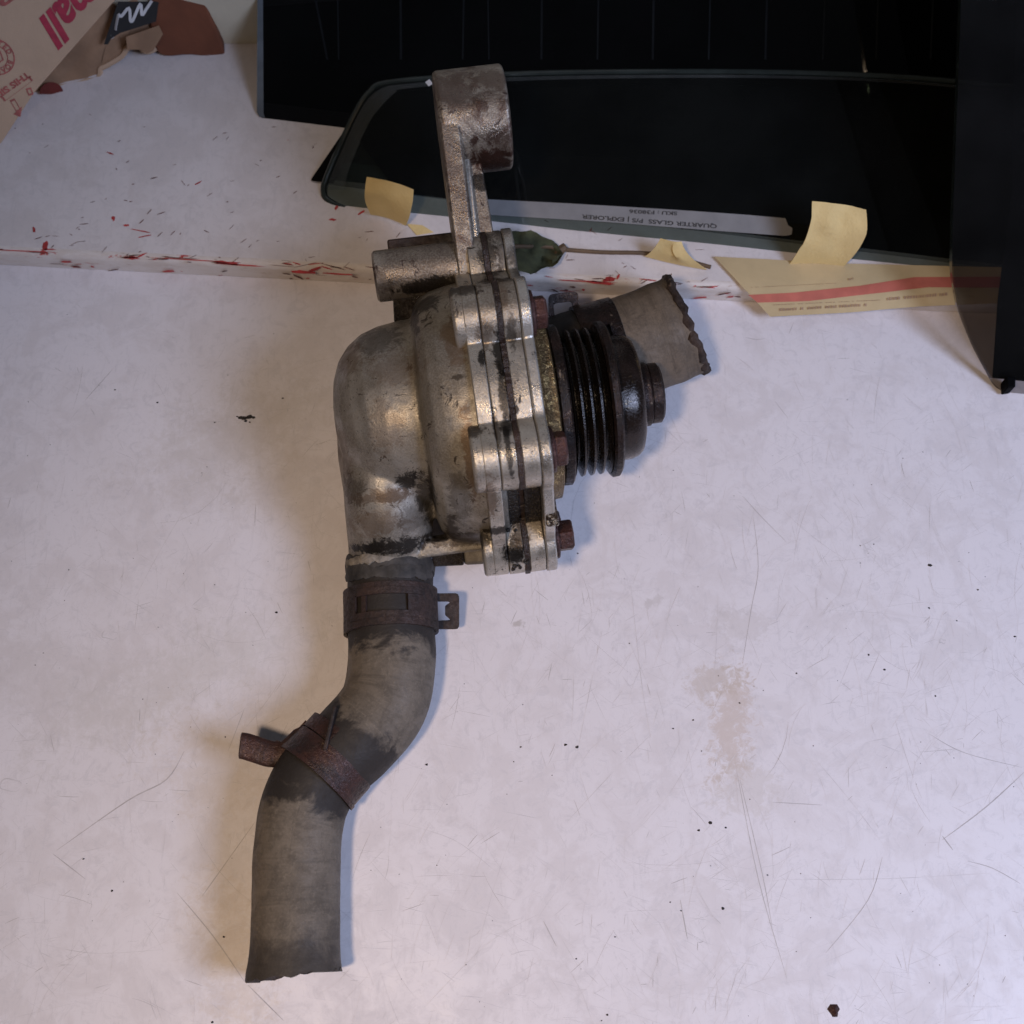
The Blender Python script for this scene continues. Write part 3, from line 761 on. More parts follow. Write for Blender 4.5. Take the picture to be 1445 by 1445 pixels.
def bar(mb, a, b, wd, outline=.45):
    """outlined bar between two pixels"""
    a, b = cpt(*a, .25), cpt(*b, .25); x = unit(b - a); y = np.cross(nB, x) * wd / 2
    q = [a - y, b - y, b + y, a + y]; c = sum(q) / 4
    q2 = [p + unit(c - p) * outline * 1.6 for p in q]
    mb.add(q + q2, [(i, (i + 1) % 4, 4 + (i + 1) % 4, 4 + i) for i in range(4)])
br = MB(); bar(br, (44, 110), (4, 140), 1.9); bar(br, (17, 140), (27, 157), 1.9); bar(br, (40, 124), (44, 134), 1.9)
ah = [cpt(x, y, .27) for x, y in [(19, 161), (31, 150), (29, 165)]]; br.add(ah, [(0, 1, 2)]); br.build('arrow_symbol', M['pink_print'], c1, smooth=False)

# rear carton, crushed, lying behind
c2b = G(150, 105, BZ)
c2 = empty('crushed_carton', c2b, 'crushed brown carton with torn flaps and black print behind the front carton', 'carton')
n2 = unit(np.array([.30, -.88, .36])); p2 = G(110, 112, BZ)
def dpt(px, py, off=0.): return onplane(px, py, p2, n2) + n2 * off
low = [(20, 140), (52, 131), (75, 124), (92, 121), (110, 117), (122, 113), (137, 110), (141, 104), (142, 97), (150, 93), (172, 80), (180, 68), (196, 66), (203, 72), (212, 72), (222, 66), (236, 52)]
rws = []
for i in range(10):
    u = i / 9; r_ = []
    for k, (x, y) in enumerate(low):
        q = np.array([x, y]) * (1 - u) + np.array([x + 42 + (10 if k > 12 else 0), y - 190]) * u
        off = (3.4 * mnoise.noise(Vector((q[0] * .03, q[1] * .03, 1.3))) + 2.6 * mnoise.noise(Vector((q[0] * .07, q[1] * .09, 5.3)))) * min(1, .3 + u * 3)
        r_.append(dpt(q[0], q[1], off))
    rws.append(r_)
sheet('side_panel', rws, 3.0, M['card_dark'], c2)
top2 = [r_ for r_ in rws[4]]
v, f = prism([dpt(60, 128, -4), dpt(236, 45, -4), dpt(285, -130, -4), dpt(105, -60, -4)], -n2 * 26); link_mesh('box_body', v, f, M['card_dark'], c2, smooth=False)
on2 = lambda poly, off, mat, name: link_mesh(name, *prism([dpt(x, y, off) for x, y in poly], n2 * .12), mat, c2, smooth=False)
on2([(165, -6), (145, 54), (151, 54), (155, 46), (168, 38), (218, 22), (222, -6)], 4.9, M['black_print'], 'printed_patch')
scr = MB()
for pl_ in [[(161, 33), (165, 12), (169, 14), (180, 2), (182, 20), (186, 18), (196, -4), (198, 12), (204, 4), (212, -8)]]:
    P = spline([dpt(x, y, 3.8) for x, y in pl_], 4); scr.add(*tube([p + n2 * 1.6 for p in P], .6, 6, squash=.3))
scr.add(*tube([dpt(154, 46, 3.8), dpt(156, 42, 3.8), dpt(160, 40, 3.8)], [.9, 1.3, .5], 8)); scr.build('white_script', M['white_print'], c2)
on2([(176, 44), (222, 28), (228, 40), (214, 64), (205, 68), (196, 62), (178, 62)], 4.6, M['card_dark'], 'torn_flap')
on2([(72 + 17 * math.cos(t), 127 - 17 * math.sin(t)) for t in np.linspace(0, math.pi, 14)], 3.2, M['red_plastic'], 'printed_disc')
te = MB(); te.add(*tube([p + n2 * .3 for p in spline([rws[0][k] for k in range(2, len(low))], 3)], 1.1, 6)[:2]); te.build('torn_edge', M['card'], c2)
# brown board in front of the wall
b0 = G(270, 80, BZ); nb = unit(np.array([.1, -1, .25]))
bp = lambda x, y: onplane(x, y, b0, nb)
poly = spline([bp(222, 74), bp(270, 78), bp(313, 83), bp(316, 72), bp(308, 48), bp(296, 20), bp(288, -10), bp(280, -90), bp(216, -90), bp(210, 0)], 4, True)
v, f = prism(poly, -nb * 5)
brp = empty('brown_board', b0, 'rust-brown board with curved edge propped against the cream wall', 'board')
link_mesh('panel', v, f, M['brown_panel'], brp, smooth=False, bevel=.8)

# loose dirt
gr = MB(); rg = random.Random(21)
def speck(mb, p, r, flat=.5):
    n = 6; v = []; 
    for k in range(n):
        a = 2 * math.pi * k / n; q = rg.uniform(.6, 1.2) * r; v.append(p + np.array([q * math.cos(a) * 1.3, q * math.sin(a), .03]))
    v.append(p + np.array([0, 0, r * flat + .05])); f = [(k, (k + 1) % n, n) for k in range(n)] + [tuple(range(n))[::-1]]
    mb.add(v, f)
for px, py, r in [(312, 799, .0)] + [(790, 700, .3), (815, 781, .5), (985, 828, .3), (1312, 798, 1.0), (1214, 770, .4), (1233, 768, .4), (1226, 924, .65), (1248, 945, .55), (1320, 982, .5), (1124, 950, .5), (1044, 992, .5), (978, 1016, .5), (950, 1028, .5), (1380, 832, .6), (1311, 858, .5), (1350, 876, .4), (1432, 898, .6), (1367, 780, .3),
          (1003, 1161, .9), (986, 1172, .7), (1024, 1168, .5), (798, 1051, .8), (814, 1054, .8), (735, 1054, .5), (961, 1285, .5), (868, 1322, .45), (946, 1273, .45), (1083, 1235, .4), (857, 1432, .6), (849, 1440, .4), (1020, 1282, .8), (813, 1353, .4), (888, 908, .35), (300, 1442, .7), (316, 1322, .6), (390, 864, .8), (162, 550, .5), (222, 568, .6), (399, 562, .5), (303, 596, .45), (292, 659, .3), (97, 804, .4), (118, 1212, .5), (158, 1257, .6), (602, 1079, .7), (318, 1040, .4), (303, 825, .35), (990, 1060, .35), (725, 1075, .35)]:
    if r: speck(gr, G(px, py), r * .6)
for i in range(150): speck(gr, G(rg.uniform(0, 1445), rg.uniform(440, 1440)), rg.uniform(.08, .18))
tag(gr.build('loose_grit', M['grit'], None, base=(0, 0, 0), smooth=False), 'scattered dark grit and crumbs on the white bench', 'grit', kind='stuff')
mb = MB()
for dx, dy, r in [(0, 0, 1.0), (1.6, .5, .9), (-1.5, .3, .7), (3.0, .1, .6), (.6, -1.1, .5), (-2.6, .6, .4), (1.9, -1.5, .35)]: speck(mb, G(345, 590) + np.array([dx, dy, 0]), r, .9)
mb.v = [p - 0 for p in mb.v]
fl = link_mesh('dirt_crumb', mb.v, mb.f, M['grit'], None, base=G(345, 590), smooth=False); tag(fl, 'dark crumbled dirt lump on the bench left of the pump', 'dirt')
mb = MB(); speck(mb, G(1177, 1424), 1.5, .6); speck(mb, G(1178, 1430), 1.2, .6)
fl = link_mesh('rust_flake', mb.v, mb.f, M['rust'], None, base=G(1177, 1424), smooth=False); tag(fl, 'small red-brown rust flake near the front edge of view', 'rust flake')

# ------------------------------------------------------------------ the water pump
AZ = 34.0
O = G(712, 582, AZ)
yaw = R(8.1)
a_ = np.array([math.cos(yaw), math.sin(yaw), 0])          # shaft axis, to the right
vw = unit(CAM - O); c_ = unit(vw - a_ * np.dot(vw, a_))   # towards the viewer
b_ = np.cross(c_, a_)                                     # up in the picture
if b_[1] < 0: b_ = -b_
def W(s, b, c): return O + a_ * s + b_ * b + c_ * c
def PF(px, py, c=0.): return onplane(px, py, O + c_ * c, c_)
def sb(px, py, c=0.):
    d = PF(px, py, c) - O; return np.dot(d, a_), np.dot(d, b_)
pump = empty('water_pump', (O[0], O[1], 0), 'used oily aluminium water pump with black ribbed pulley and rubber hoses on white bench', 'water pump')

FR_EUL = Matrix((tuple(a_), tuple(b_), tuple(c_))).transposed().to_euler()
DK, BR, BK = (.035, .024, .016), (.13, .08, .045), (.012, .009, .007)
def sm(px, py, c, rs_, rb, col, amt): return (PF(px, py, c), (rs_, rb, 40), col, amt)
M['cast_dome'] = m_cast('cast_aluminium_dome', (.37, .345, .305), (.19, .165, .13), (.03, .021, .014), seed=4, spots=.61, patch=.50, rough=.47, metal=.55, grain=.3, smears=[
    sm(585, 452, 20, 1.6, 7, DK, .8), sm(608, 690, 25, 1.2, 9, DK, .8), sm(636, 742, 15, 2.4, 6, DK, .8), sm(535, 735, 12, 10, 5, BR, .5), sm(585, 730, 12, 6, 6, DK, .45),
    sm(575, 680, 20, 4, 4, BK, .9), sm(555, 700, 20, 6, 2, DK, .7), sm(540, 700, 20, 14, 2.5, BR, .6), sm(530, 480, 15, 9, 5, DK, .55), sm(490, 500, 15, 5, 8, BR, .5), sm(480, 640, 10, 5, 12, BR, .5),
    sm(664, 640, 36, 2.6, 16, BR, .75), sm(640, 480, 36, 4, 9, BR, .6), sm(655, 450, 32, 4, 9, DK, .5), sm(648, 532, 40, 2.4, 1.2, DK, .8), sm(560, 768, 12, 14, 3.2, BK, .95), sm(520, 772, 10, 8, 2.0, BK, .9), sm(600, 700, 18, 4, 9, BK, .7), sm(500, 690, 10, 5, 6, DK, .5), sm(600, 430, 20, 6, 3, BK, .8), sm(560, 520, 26, 10, 6, BR, .35), sm(620, 755, 12, 9, 1.2, DK, .8), sm(655, 760, 12, 12, 3, DK, .75), sm(545, 600, 26, 6, 9, BR, .35), sm(650, 700, 30, 4, 9, DK, .5)])
M['cast_flange'] = m_cast('cast_aluminium_flange', (.56, .52, .455), (.27, .225, .175), (.03, .02, .013), seed=7, spots=.605, patch=.48, rough=.33, metal=.75, smears=[
    sm(706, 500, 40, 2.4, 8, BK, .9), sm(712, 560, 44, 2.0, 10, BK, .85), sm(718, 640, 48, 1.1, 9, BK, .8), sm(724, 775, 20, 4.2, 5, BK, .95), sm(690, 365, 12, 3.5, 11, DK, .8), sm(712, 345, 12, 4, 9, DK, .6),
    sm(692, 700, 36, 2, 7, BR, .7), sm(672, 760, 20, 5, 4, BK, .85), sm(735, 760, 20, 3, 5, DK, .8), sm(700, 745, 25, 6, 2.0, BK, .9), sm(722, 470, 40, 1.6, 6, DK, .7), sm(715, 600, 46, 2.2, 4, BK, .8), sm(660, 610, 45, 5, 2, DK, .8), sm(650, 415, 25, 8, 2.4, DK, .8), sm(684, 470, 40, 3, 5, BR, .6), sm(680, 505, 40, 1.2, 3, BK, .9), sm(745, 700, 30, 1.6, 4, DK, .8), sm(700, 400, 20, 8, 2, DK, .8), sm(700, 600, 45, 1.2, 6, DK, .7), sm(705, 420, 25, 2, 6, BR, .5)])
M['cast_lip'] = m_cast('cast_aluminium_plate', (.58, .56, .52), (.33, .29, .24), (.03, .02, .013), seed=12, spots=.635, patch=.46, rough=.3, metal=.75, smears=[
    sm(735, 370, 12, 4, 10, DK, .6), sm(752, 700, 25, 1.2, 4, BR, .7), sm(745, 800, 8, 4, 2, DK, .6)])
M['cast_arm'] = m_cast('cast_aluminium_stained', (.46, .41, .34), (.19, .15, .115), (.04, .02, .013), seed=15, spots=.59, patch=.50, rough=.36, rust=(.075, .04, .028), grain=.5, metal=.7, smears=[
    sm(695, 222, 8, 8, 4.5, (.05, .02, .013), .95), sm(670, 200, 8, 1.6, 1.6, (.05, .02, .013), .9), sm(682, 155, 8, 2, 2, (.05, .02, .013), .7), sm(640, 130, 8, 9, 9, (.10, .06, .045), .7), sm(635, 220, 8, 5, 14, (.10, .065, .05), .6), sm(690, 115, 8, 8, 4, (.12, .08, .06), .7), sm(700, 255, 4, 8, 4, BK, .9), sm(610, 405, 4, 12, 3, BK, .9), sm(648, 290, 8, 5, 9, (.07, .045, .035), .6), sm(540, 400, 5, 6, 4, DK, .5)])

def polar(rf, s0, s1, n=220, b0=0., c0=0.):
    v = []; f = []
    for s in (s0, s1):
        for k in range(n):
            ph = 2 * math.pi * k / n; r = rf(ph); v.append(W(s, b0 + r * math.sin(ph), c0 + r * math.cos(ph)))
    v = [np.array([p[0], p[1], max(p[2], .4)]) for p in v]
    f = [tuple(range(n))[::-1], tuple(range(n, 2 * n))] + [(k, (k + 1) % n, n + (k + 1) % n, n + k) for k in range(n)]
    return v, f
def revolve(prof, n=72, b0=0., c0=0., wob=None):
    """prof: (s, r) list, closed with end discs"""
    v = []; f = []; m = len(prof)
    for i, (s, r) in enumerate(prof):
        for k in range(n):
            ph = 2 * math.pi * k / n; rr = r * (1 + (wob(s, ph) if wob else 0)); v.append(W(s, b0 + rr * math.sin(ph), c0 + rr * math.cos(ph)))
    v = [np.array([p[0], p[1], max(p[2], .4)]) for p in v]
    for i in range(m - 1):
        for k in range(n): f.append((i * n + k, i * n + (k + 1) % n, (i + 1) * n + (k + 1) % n, (i + 1) * n + k))
    f += [tuple(range(n))[::-1], tuple(range((m - 1) * n, m * n))]
    return v, f
def fbox(s0, s1, b0, b1, c0, c1):
    P = [W(s, b, c) for s in (s0, s1) for b in (b0, b1) for c in (c0, c1)]
    return P, [(0, 1, 3, 2), (4, 6, 7, 5), (0, 4, 5, 1), (2, 3, 7, 6), (0, 2, 6, 4), (1, 5, 7, 3)]
def cyl(s0, s1, b, c, r, n=40, cham=.6):
    return revolve([(s0, r - cham), (s0 + cham, r), (s1 - cham, r), (s1, r - cham)], n, b, c)

# bolt circle: angle measured from the viewer, anticlockwise seen from the left
BOSS = [(42, 41.5, 10.0), (-17, 41.5, 10.0), (-69, 42.5, 9.6), (-106, 40.5, 9.0), (140, 38.5, 9.0)]
TOPB, TOPC, TOPR = 46.5, 2.0, 9.6                         # long bracket boss at the top
def lobed(base, grow=0., infill=None, top=True):
    cs = [(R_ * math.cos(R(p)), R_ * math.sin(R(p)), r_ + grow) for p, R_, r_ in BOSS]
    if top: cs.append((TOPC, TOPB, TOPR + grow))
    def rf(ph):
        d = (math.cos(ph), math.sin(ph)); deg = (math.degrees(ph) + 180) % 360 - 180
        r = base(deg) if callable(base) else base
        for (cc, bb, rr) in cs:
            t = d[0] * cc + d[1] * bb; q = cc * cc + bb * bb - t * t
            if t > 0 and q < rr * rr: r = max(r, t + math.sqrt(rr * rr - q))
        return r + .12 * mnoise.noise(Vector((d[0] * 6, d[1] * 6, grow)))
    return rf
full = lambda d: 43.0 if -20 < d < 46 else (44 if 46 <= d < 100 else 38.5)
full2 = lambda d: 43.4 if -20 < d < 46 else (46.6 if -100 < d <= -20 else 44.5)

# front cover: dome, inlet cup and neck, cast as one piece (remeshed so that the joints are filleted)
cv = MB()
domep = [(-26, 22), (-25.6, 31), (-24.6, 35), (-22.4, 37.9), (-19, 39.6), (-14, 40.8), (-8, 41.6), (-4, 42)]
cv.add(*revolve(domep, 96, .6, 0))
cup = [(-53, 2), (-52.7, 8), (-51.6, 14), (-49.4, 19.4), (-46, 23.6), (-41.5, 26.8), (-36, 28.6), (-29, 29.6), (-20, 30)]
cv.add(*revolve(cup, 80, 3.0, 0))
neck = [PF(x, y, c) for x, y, c in spline([(546, 598, 0), (547, 645, 0), (549, 695, 0), (550, 745, 0), (551, 800, .8)], 6)]
cv.add(*tube(neck, list(np.interp(range(len(neck)), [0, 6, 12, 18, 24], [15.8, 15.5, 14.2, 13.3, 13.0])), 40)[:2])
s_, b__ = sb(640, 757, 4)
nk2 = [PF(x, y, c) for x, y, c in spline([(548, 615, 3), (548, 660, 7), (549, 705, 6.5), (550, 738, 3.5), (551, 768, .5)], 5)]
cv.add(*tube(nk2, [14.5 - 1.2 * i / (len(nk2) - 1) for i in range(len(nk2))], 36)[:2])
cv.add(*fbox(-33, -7, -41.3, -36.5, -8, 11))              # rib between neck and flange
cover = cv.build('cover', M['cast_dome'], pump)
md = cover.modifiers.new('cast', 'REMESH'); md.mode = 'VOXEL'; md.voxel_size = .55 * MM; md.use_smooth_shade = True
md = cover.modifiers.new('fillet', 'SMOOTH'); md.factor = .5; md.iterations = 6
tag(cover, 'rounded cast cover and inlet neck')
# flange of the cover with its bolt bosses
fl = MB()
fl.add(*polar(lobed(full2, -.2, top=False), -10.2, -5.8))
for (p, R_, r_) in BOSS: fl.add(*cyl(-13.2, -5.6, R_ * math.sin(R(p)), R_ * math.cos(R(p)), r_ - .3))
fl.build('cover_rim', M['cast_flange'], cover, bevel=.6)
link_mesh('cover_flange', *polar(lobed(full), -5.6, -.7), M['cast_flange'], cover, bevel=.35)
# gasket, squeezed out unevenly
def gas(ph):
    d = Vector((math.cos(ph) * 14, math.sin(ph) * 14, 3)); return lobed(full)(ph) + .1 + .9 * max(0, mnoise.noise(d)) + .5 * mnoise.noise(d * 3)
link_mesh('gasket', *polar(gas, -.75, .75, 420), M['gasket'], pump)
# pump body: flange, outer plate, bearing housing
body = link_mesh('body', *polar(lobed(full, .1), .7, 5.6), M['cast_flange'], pump, bevel=.35)
link_mesh('outer_plate', *polar(lobed(full2, .5), 5.75, 9.0), M['cast_lip'], body, bevel=.5)
bh = MB(); bh.add(*revolve([(8.8, 33), (10.2, 32.4), (11, 30.2), (12.5, 29.6), (14.4, 29), (14.9, 27.5), (15.0, 14)], 64, wob=lambda s, p: .012 * mnoise.noise(Vector((s * .6, math.cos(p) * 6, math.sin(p) * 6)))))
bh.build('bearing_housing', M['brass'], body)
# pitted rib between the two lower bolts, on the pulley side
r1 = [PF(x, y, 35) for x, y in [(762, 636), (775, 634), (780, 680), (790, 742), (772, 744), (766, 690)]]
link_mesh('rib', *prism(r1, -c_ * 26), M['rough_rib'], body, bevel=.6)
# baked-on grime packed between the bosses and on the plate
gm = MB()
for (s0_, s1_, r0_) in ((-5.5, -.9, 40.2), (.9, 5.5, 40.6)):
    gm.add(*polar(lambda ph: r0_ + .5 * mnoise.noise(Vector((math.cos(ph) * 30, math.sin(ph) * 30, s0_))) if -62 < math.degrees((ph + math.pi) % (2 * math.pi) - math.pi) < -24 else 30., s0_, s1_, 300))
def blob(mb, s, b, c, r, sq=(1, 1, 1), n=10, seed=0):
    v = []; f = []; m = 8
    for i in range(m + 1):
        th = math.pi * i / m
        for k in range(n):
            ph = 2 * math.pi * k / n
            d = np.array([math.cos(th), math.sin(th) * math.cos(ph), math.sin(th) * math.sin(ph)])
            q = r * (1 + .35 * mnoise.noise(Vector(d * 2.2) + Vector((seed, s, b))))
            v.append(W(s + d[0] * q * sq[0], b + d[1] * q * sq[1], c + d[2] * q * sq[2]))
    for i in range(m):
        for k in range(n): f.append((i * n + k, i * n + (k + 1) % n, (i + 1) * n + (k + 1) % n, (i + 1) * n + k))
    mb.add(v, f)
for k in range(14): blob(gm, random.uniform(-5.0, .6), 42.5 * math.sin(R(-69)) + random.uniform(-8, 7), 42.5 * math.cos(R(-69)) + 9.0 - .25 * abs(k - 7), random.uniform(.5, 1.3), seed=40 + k, sq=(1, 1, .35))
gm.build('packed_grime', M['grime'], body)

# hexagon bolts with washers
def bolt(ph, R_, s0, hh=5.0, af=5.1, name='bolt'):
    b, c = R_ * math.sin(R(ph)), R_ * math.cos(R(ph)); t = random.uniform(0, 1)
    mb = MB(); mb.add(*cyl(s0, s0 + 1.5, b, c, af + 1.7, 28, .4))
    n = 6; v = []
    for s, k_ in ((s0 + 1.3, 1), (s0 + hh - .6, 1), (s0 + hh, .86)):
        for k in range(n): v.append(W(s, b + af * k_ * math.sin(2 * math.pi * k / n + t), c + af * k_ * math.cos(2 * math.pi * k / n + t)))
    f = [tuple(range(6))[::-1], tuple(range(12, 18))] + [(i * 6 + k, i * 6 + (k + 1) % 6, (i + 1) * 6 + (k + 1) % 6, (i + 1) * 6 + k) for i in (0, 1) for k in range(6)]
    mb.add(v, f); return mb.build(name, M['rust_bolt'], body, smooth=False, bevel=.35)
for (p, R_, r_) in BOSS: bolt(p, R_ - (.5 if p > 0 else 0), 9.0, 6.2 if p == -69 else 5.2)

# pulley
pr = [(15.4, 6), (15.4, 24.6), (15.8, 25.4), (18.4, 25.4), (18.9, 24.8), (19.2, 22.5)]
pit = 2.95
for i in range(4):
    s = 19.2 + pit * i; pr += [(s + .35, 23.2), (s + 1.3, 19.2), (s + 1.7, 19.2), (s + 2.65, 23.4)]
e = 19.2 + pit * 4
pl_mid = [(18.7, 10)] + [p for p in pr[5:]] + [(e + .2, 10)]
pul = link_mesh('pulley', *revolve(pl_mid, 96), M['pulley'], pump, angle=25)
link_mesh('pulley_flange', *revolve([(15.2, 8), (15.2, 24.7), (15.8, 25.5), (18.3, 25.5), (18.9, 24.8), (18.9, 8)], 110, wob=lambda s, p: .004 * mnoise.noise(Vector((s, 5 * math.cos(p), 5 * math.sin(p))))), M['pulley_rim'], pul)
link_mesh('pulley_flange', *revolve([(e, 8), (e, 23.9), (e + .7, 24.8), (e + 2.4, 24.8), (e + 3.1, 23.9), (e + 3.1, 8)], 110, wob=lambda s, p: .004 * mnoise.noise(Vector((s, 5 * math.cos(p), 5 * math.sin(p))))), M['pulley_rim'], pul)
h0 = e + 3.0
link_mesh('pulley_hub', *revolve([(h0, 12), (h0, 20.0), (h0 + 4.3, 19.8), (h0 + 6.4, 19.2), (h0 + 7.8, 18.0), (h0 + 8.6, 15.8), (h0 + 9.2, 12)], 90), M['hubcap'], pul)
link_mesh('shaft_end', *revolve([(h0 + 9, 8), (h0 + 9, 10.2), (h0 + 11.6, 10.2), (h0 + 12.3, 9.4), (h0 + 12.4, 9.6), (h0 + 15.2, 9.6), (h0 + 16, 8.6), (h0 + 16.1, 4)], 56), M['pulley_rim'], pul)

# bracket: long bolt boss, arm and mounting boss
cB = TOPC
sL, bL = sb(528, 384, cB); sR, _ = sb(668, 365, cB)
brk = link_mesh('bracket', *cyl(sL, -.7, TOPB + .2, cB, 7.9, 48, .7), M['cast_arm'], pump)
sT, bT = sb(664, 171, cB - 6)
rT = (sb(664, 97, cB - 6)[1] - sb(664, 245, cB - 6)[1]) / 2
sA0, _ = sb(617, 171, cB - 6); sA1, _ = sb(646, 171, cB - 6); sB1, _ = sb(716, 171, cB - 6)
def link_poly(hw0, hw1, b0, b1, cc0, cc1, n=26):
    """rounded link outline in the (b, c) plane"""
    P = []
    for k in range(n + 1):
        a = -math.pi / 2 + math.pi * k / n; P.append((b1 + hw1 * math.cos(a), cc1 + hw1 * math.sin(a)))
    for k in range(n // 2 + 1):
        a = math.pi / 2 + math.pi * k / (n // 2); P.append((b0 + hw0 * math.cos(a), cc0 + hw0 * math.sin(a)))
    return P
def arm_piece(hw0, hw1, s0a, s1a, s0t, s1t, db=0.):
    """link whose faces run from (s0a,s1a) at the base to (s0t,s1t) at the tip"""
    P = link_poly(hw0, hw1, TOPB, bT - db, cB, cB - 6); v = []
    for j in (0, 1):
        for (b, c) in P:
            k = (b - TOPB) / (bT - TOPB); s = (s0a, s1a)[j] * (1 - k) + (s0t, s1t)[j] * k; v.append(W(s, b, c))
    n = len(P)
    return v, [tuple(range(n))[::-1], tuple(range(n, 2 * n))] + [(k, (k + 1) % n, n + (k + 1) % n, n + k) for k in range(n)]
sb0, sb1 = sb(640, 350, cB)[0], sb(668, 350, cB)[0]
arm = link_mesh('arm', *arm_piece(8.2, rT - .4, sb0, sb1, sA0, sA1), M['cast_arm'], brk, bevel=.8, angle=40)
link_mesh('arm_ridge', *arm_piece(6.2, 8.0, sb1 - .3, sb1 + 2.0, sA1 - .3, sA1 + 2.0, 6), M['cast_arm_bright'], brk, bevel=.7)
link_mesh('arm_web', *arm_piece(3.0, 5.0, sb1 + 1.5, sb1 + 7, sA1 + 1.5, sA1 + 5), M['cast_arm'], brk, bevel=.5)
# mounting boss with a bore
nb_ = 56; v = []; f = []
bs = [(sA0 + .5, rT - .6), (sA0 + 1.2, rT), (sB1 - .8, rT), (sB1, rT - .8), (sB1, 7.5), (sA0 + .5, 7.5)]
for (s, r) in bs:
    for k in range(nb_):
        p = 2 * math.pi * k / nb_; v.append(W(s, bT + r * math.sin(p), cB - 6 + r * math.cos(p)))
for i in range(6):
    j = (i + 1) % 6
    for k in range(nb_): f.append((i * nb_ + k, i * nb_ + (k + 1) % nb_, j * nb_ + (k + 1) % nb_, j * nb_ + k))
link_mesh('mounting_boss', v, f, M['cast_arm'], brk, bevel=.4)
# dark web under the boss and bar behind it
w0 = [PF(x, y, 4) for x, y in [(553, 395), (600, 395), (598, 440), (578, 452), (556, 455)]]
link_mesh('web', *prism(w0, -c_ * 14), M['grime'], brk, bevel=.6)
w1 = [PF(x, y, -8) for x, y in [(546, 338), (640, 327), (645, 352), (548, 358)]]
link_mesh('rear_bar', *prism(w1, -c_ * 6), M['rust_dark'], brk, bevel=.6)
w2 = [PF(x, y, 4) for x, y in [(606, 768), (652, 762), (655, 798), (612, 800)]]
link_mesh('lower_web', *prism(w2, -c_ * 8), M['grime'], cover, bevel=.6)
w3 = [PF(x, y, 2) for x, y in [(648, 762), (692, 756), (694, 796), (655, 798)]]
link_mesh('lower_lug', *prism(w3, -c_ * 12), M['cast'], cover, bevel=1.2)

# ---------------- lower hose: from the neck down to the bench, with its S-bend
HR = 13.6
hp = [G(551, 792, 16.4), G(551, 838, 15.2)] + [G(552, 885, 14.6), G(553, 935, 14.3), G(541, 995, 14.2), G(500, 1046, 14.2), G(457, 1086, 14), G(430, 1135, 13.8), G(420, 1195, 13.7), G(418, 1260, 13.6), G(417, 1320, 13.6), G(415, 1376, 13.6)]
path = spline(hp, 9)
hl = sum(np.linalg.norm(path[i + 1] - path[i]) for i in range(len(path) - 1))
def hr(i):
    k = i / (len(path) - 1); return HR * (1 - .06 * min(1, max(0, (k - .3) / .4)) + .06 * max(0, (k - .93) / .07)) + .18 * mnoise.noise(Vector((i * .22, 0, 0)))
def lenat(i): return sum(np.linalg.norm(path[j + 1] - path[j]) for j in range(i))
i2 = min(range(len(path)), key=lambda i: np.linalg.norm(path[i] - G(462, 1078, 14)))      # second clamp
L2 = lenat(i2)
M['hose1'] = m_hose('dusty_black_rubber', bands=[(-20, 27, 5, .97), (L2 - 13, L2 + 11, 5, .97), (hl - 5, hl + 20, 9, .7)], seed=2)
mb = MB(); NH = 56
tv, tf, tu = tube(path, [hr(i) for i in range(len(path))], NH, inner=4.0)
# ragged cut at the free end
m_ = len(path)
dr = unit(path[-1] - path[-2])
for k in range(NH):
    j = 1.1 * mnoise.noise(Vector((k * .9, 3.1, 0))) + .8 * mnoise.noise(Vector((k * .21, 8, 0))) - .10 * (tv[(m_ - 1) * NH + k][0] - path[-1][0])
    for base_ in ((m_ - 1) * NH, m_ * NH + (m_ - 1) * NH): tv[base_ + k] = tv[base_ + k] + dr * j
nq = (m_ - 1) * NH
hose = link_mesh('hose', tv, tf, None, pump, uv=tu, mats=[M['hose1'], M['bore']], fmat=[0] * nq + [1] * (len(tf) - nq))
tag(hose, 'dusty S-shaped rubber hose')
# frayed rim pushed over the neck
t0 = unit(path[1] - path[0]); u0 = unit(c_ - t0 * np.dot(c_, t0)); w0_ = np.cross(t0, u0)
def collar(mb, p0, p1, x0, x1, lift, seed, n=150, rag=1.):
    """torn layer of rubber round the hose top between angles p0..p1 (deg, positive to the left)"""
    v = []; f = []
    for k in range(n + 1):
        p = R(p0 + (p1 - p0) * k / n); d = u0 * math.cos(p) + w0_ * math.sin(p)
        q = Vector((math.cos(p) * 2.6, math.sin(p) * 2.6, seed)); n1 = mnoise.noise(q); n2_ = mnoise.noise(q * 3.1); n3 = mnoise.noise(q * 7)
        e = min(1, 6 * k / n, 6 * (n - k) / n) if abs(p1 - p0) < 359 else 1
        a, b = x0 - rag * (1.2 * n1 + .8 * n2_) , x1 + rag * (.9 * n2_ + .5 * n3)
        a, b = (a * e + (x0 + x1) / 2 * (1 - e)), (b * e + (x0 + x1) / 2 * (1 - e))
        h = HR + lift * (.5 + .6 * n1) * e + .15
        v += [path[0] + t0 * a + d * (HR - .5), path[0] + t0 * a + d * (h + .2 * lift * n3), path[0] + t0 * (a + b) / 2 + d * (h + .3), path[0] + t0 * b + d * h, path[0] + t0 * b + d * (HR - .5)]
    for k in range(n):
        for i in range(5): f.append((5 * k + i, 5 * k + 5 + i, 5 * k + 5 + (i + 1) % 5, 5 * k + (i + 1) % 5))
    if abs(p1 - p0) < 359: f += [(0, 1, 2, 3, 4), tuple(5 * n + i for i in (4, 3, 2, 1, 0))]
    mb.add(v, f)
fr = MB(); collar(fr, -180, 180, -.6, 4.2, .5, 3.3, 220); collar(fr, -80, 95, 3.6, 7.6, .8, 9.1, 120, .8)
fr.build('frayed_rim', M['torn'], hose)
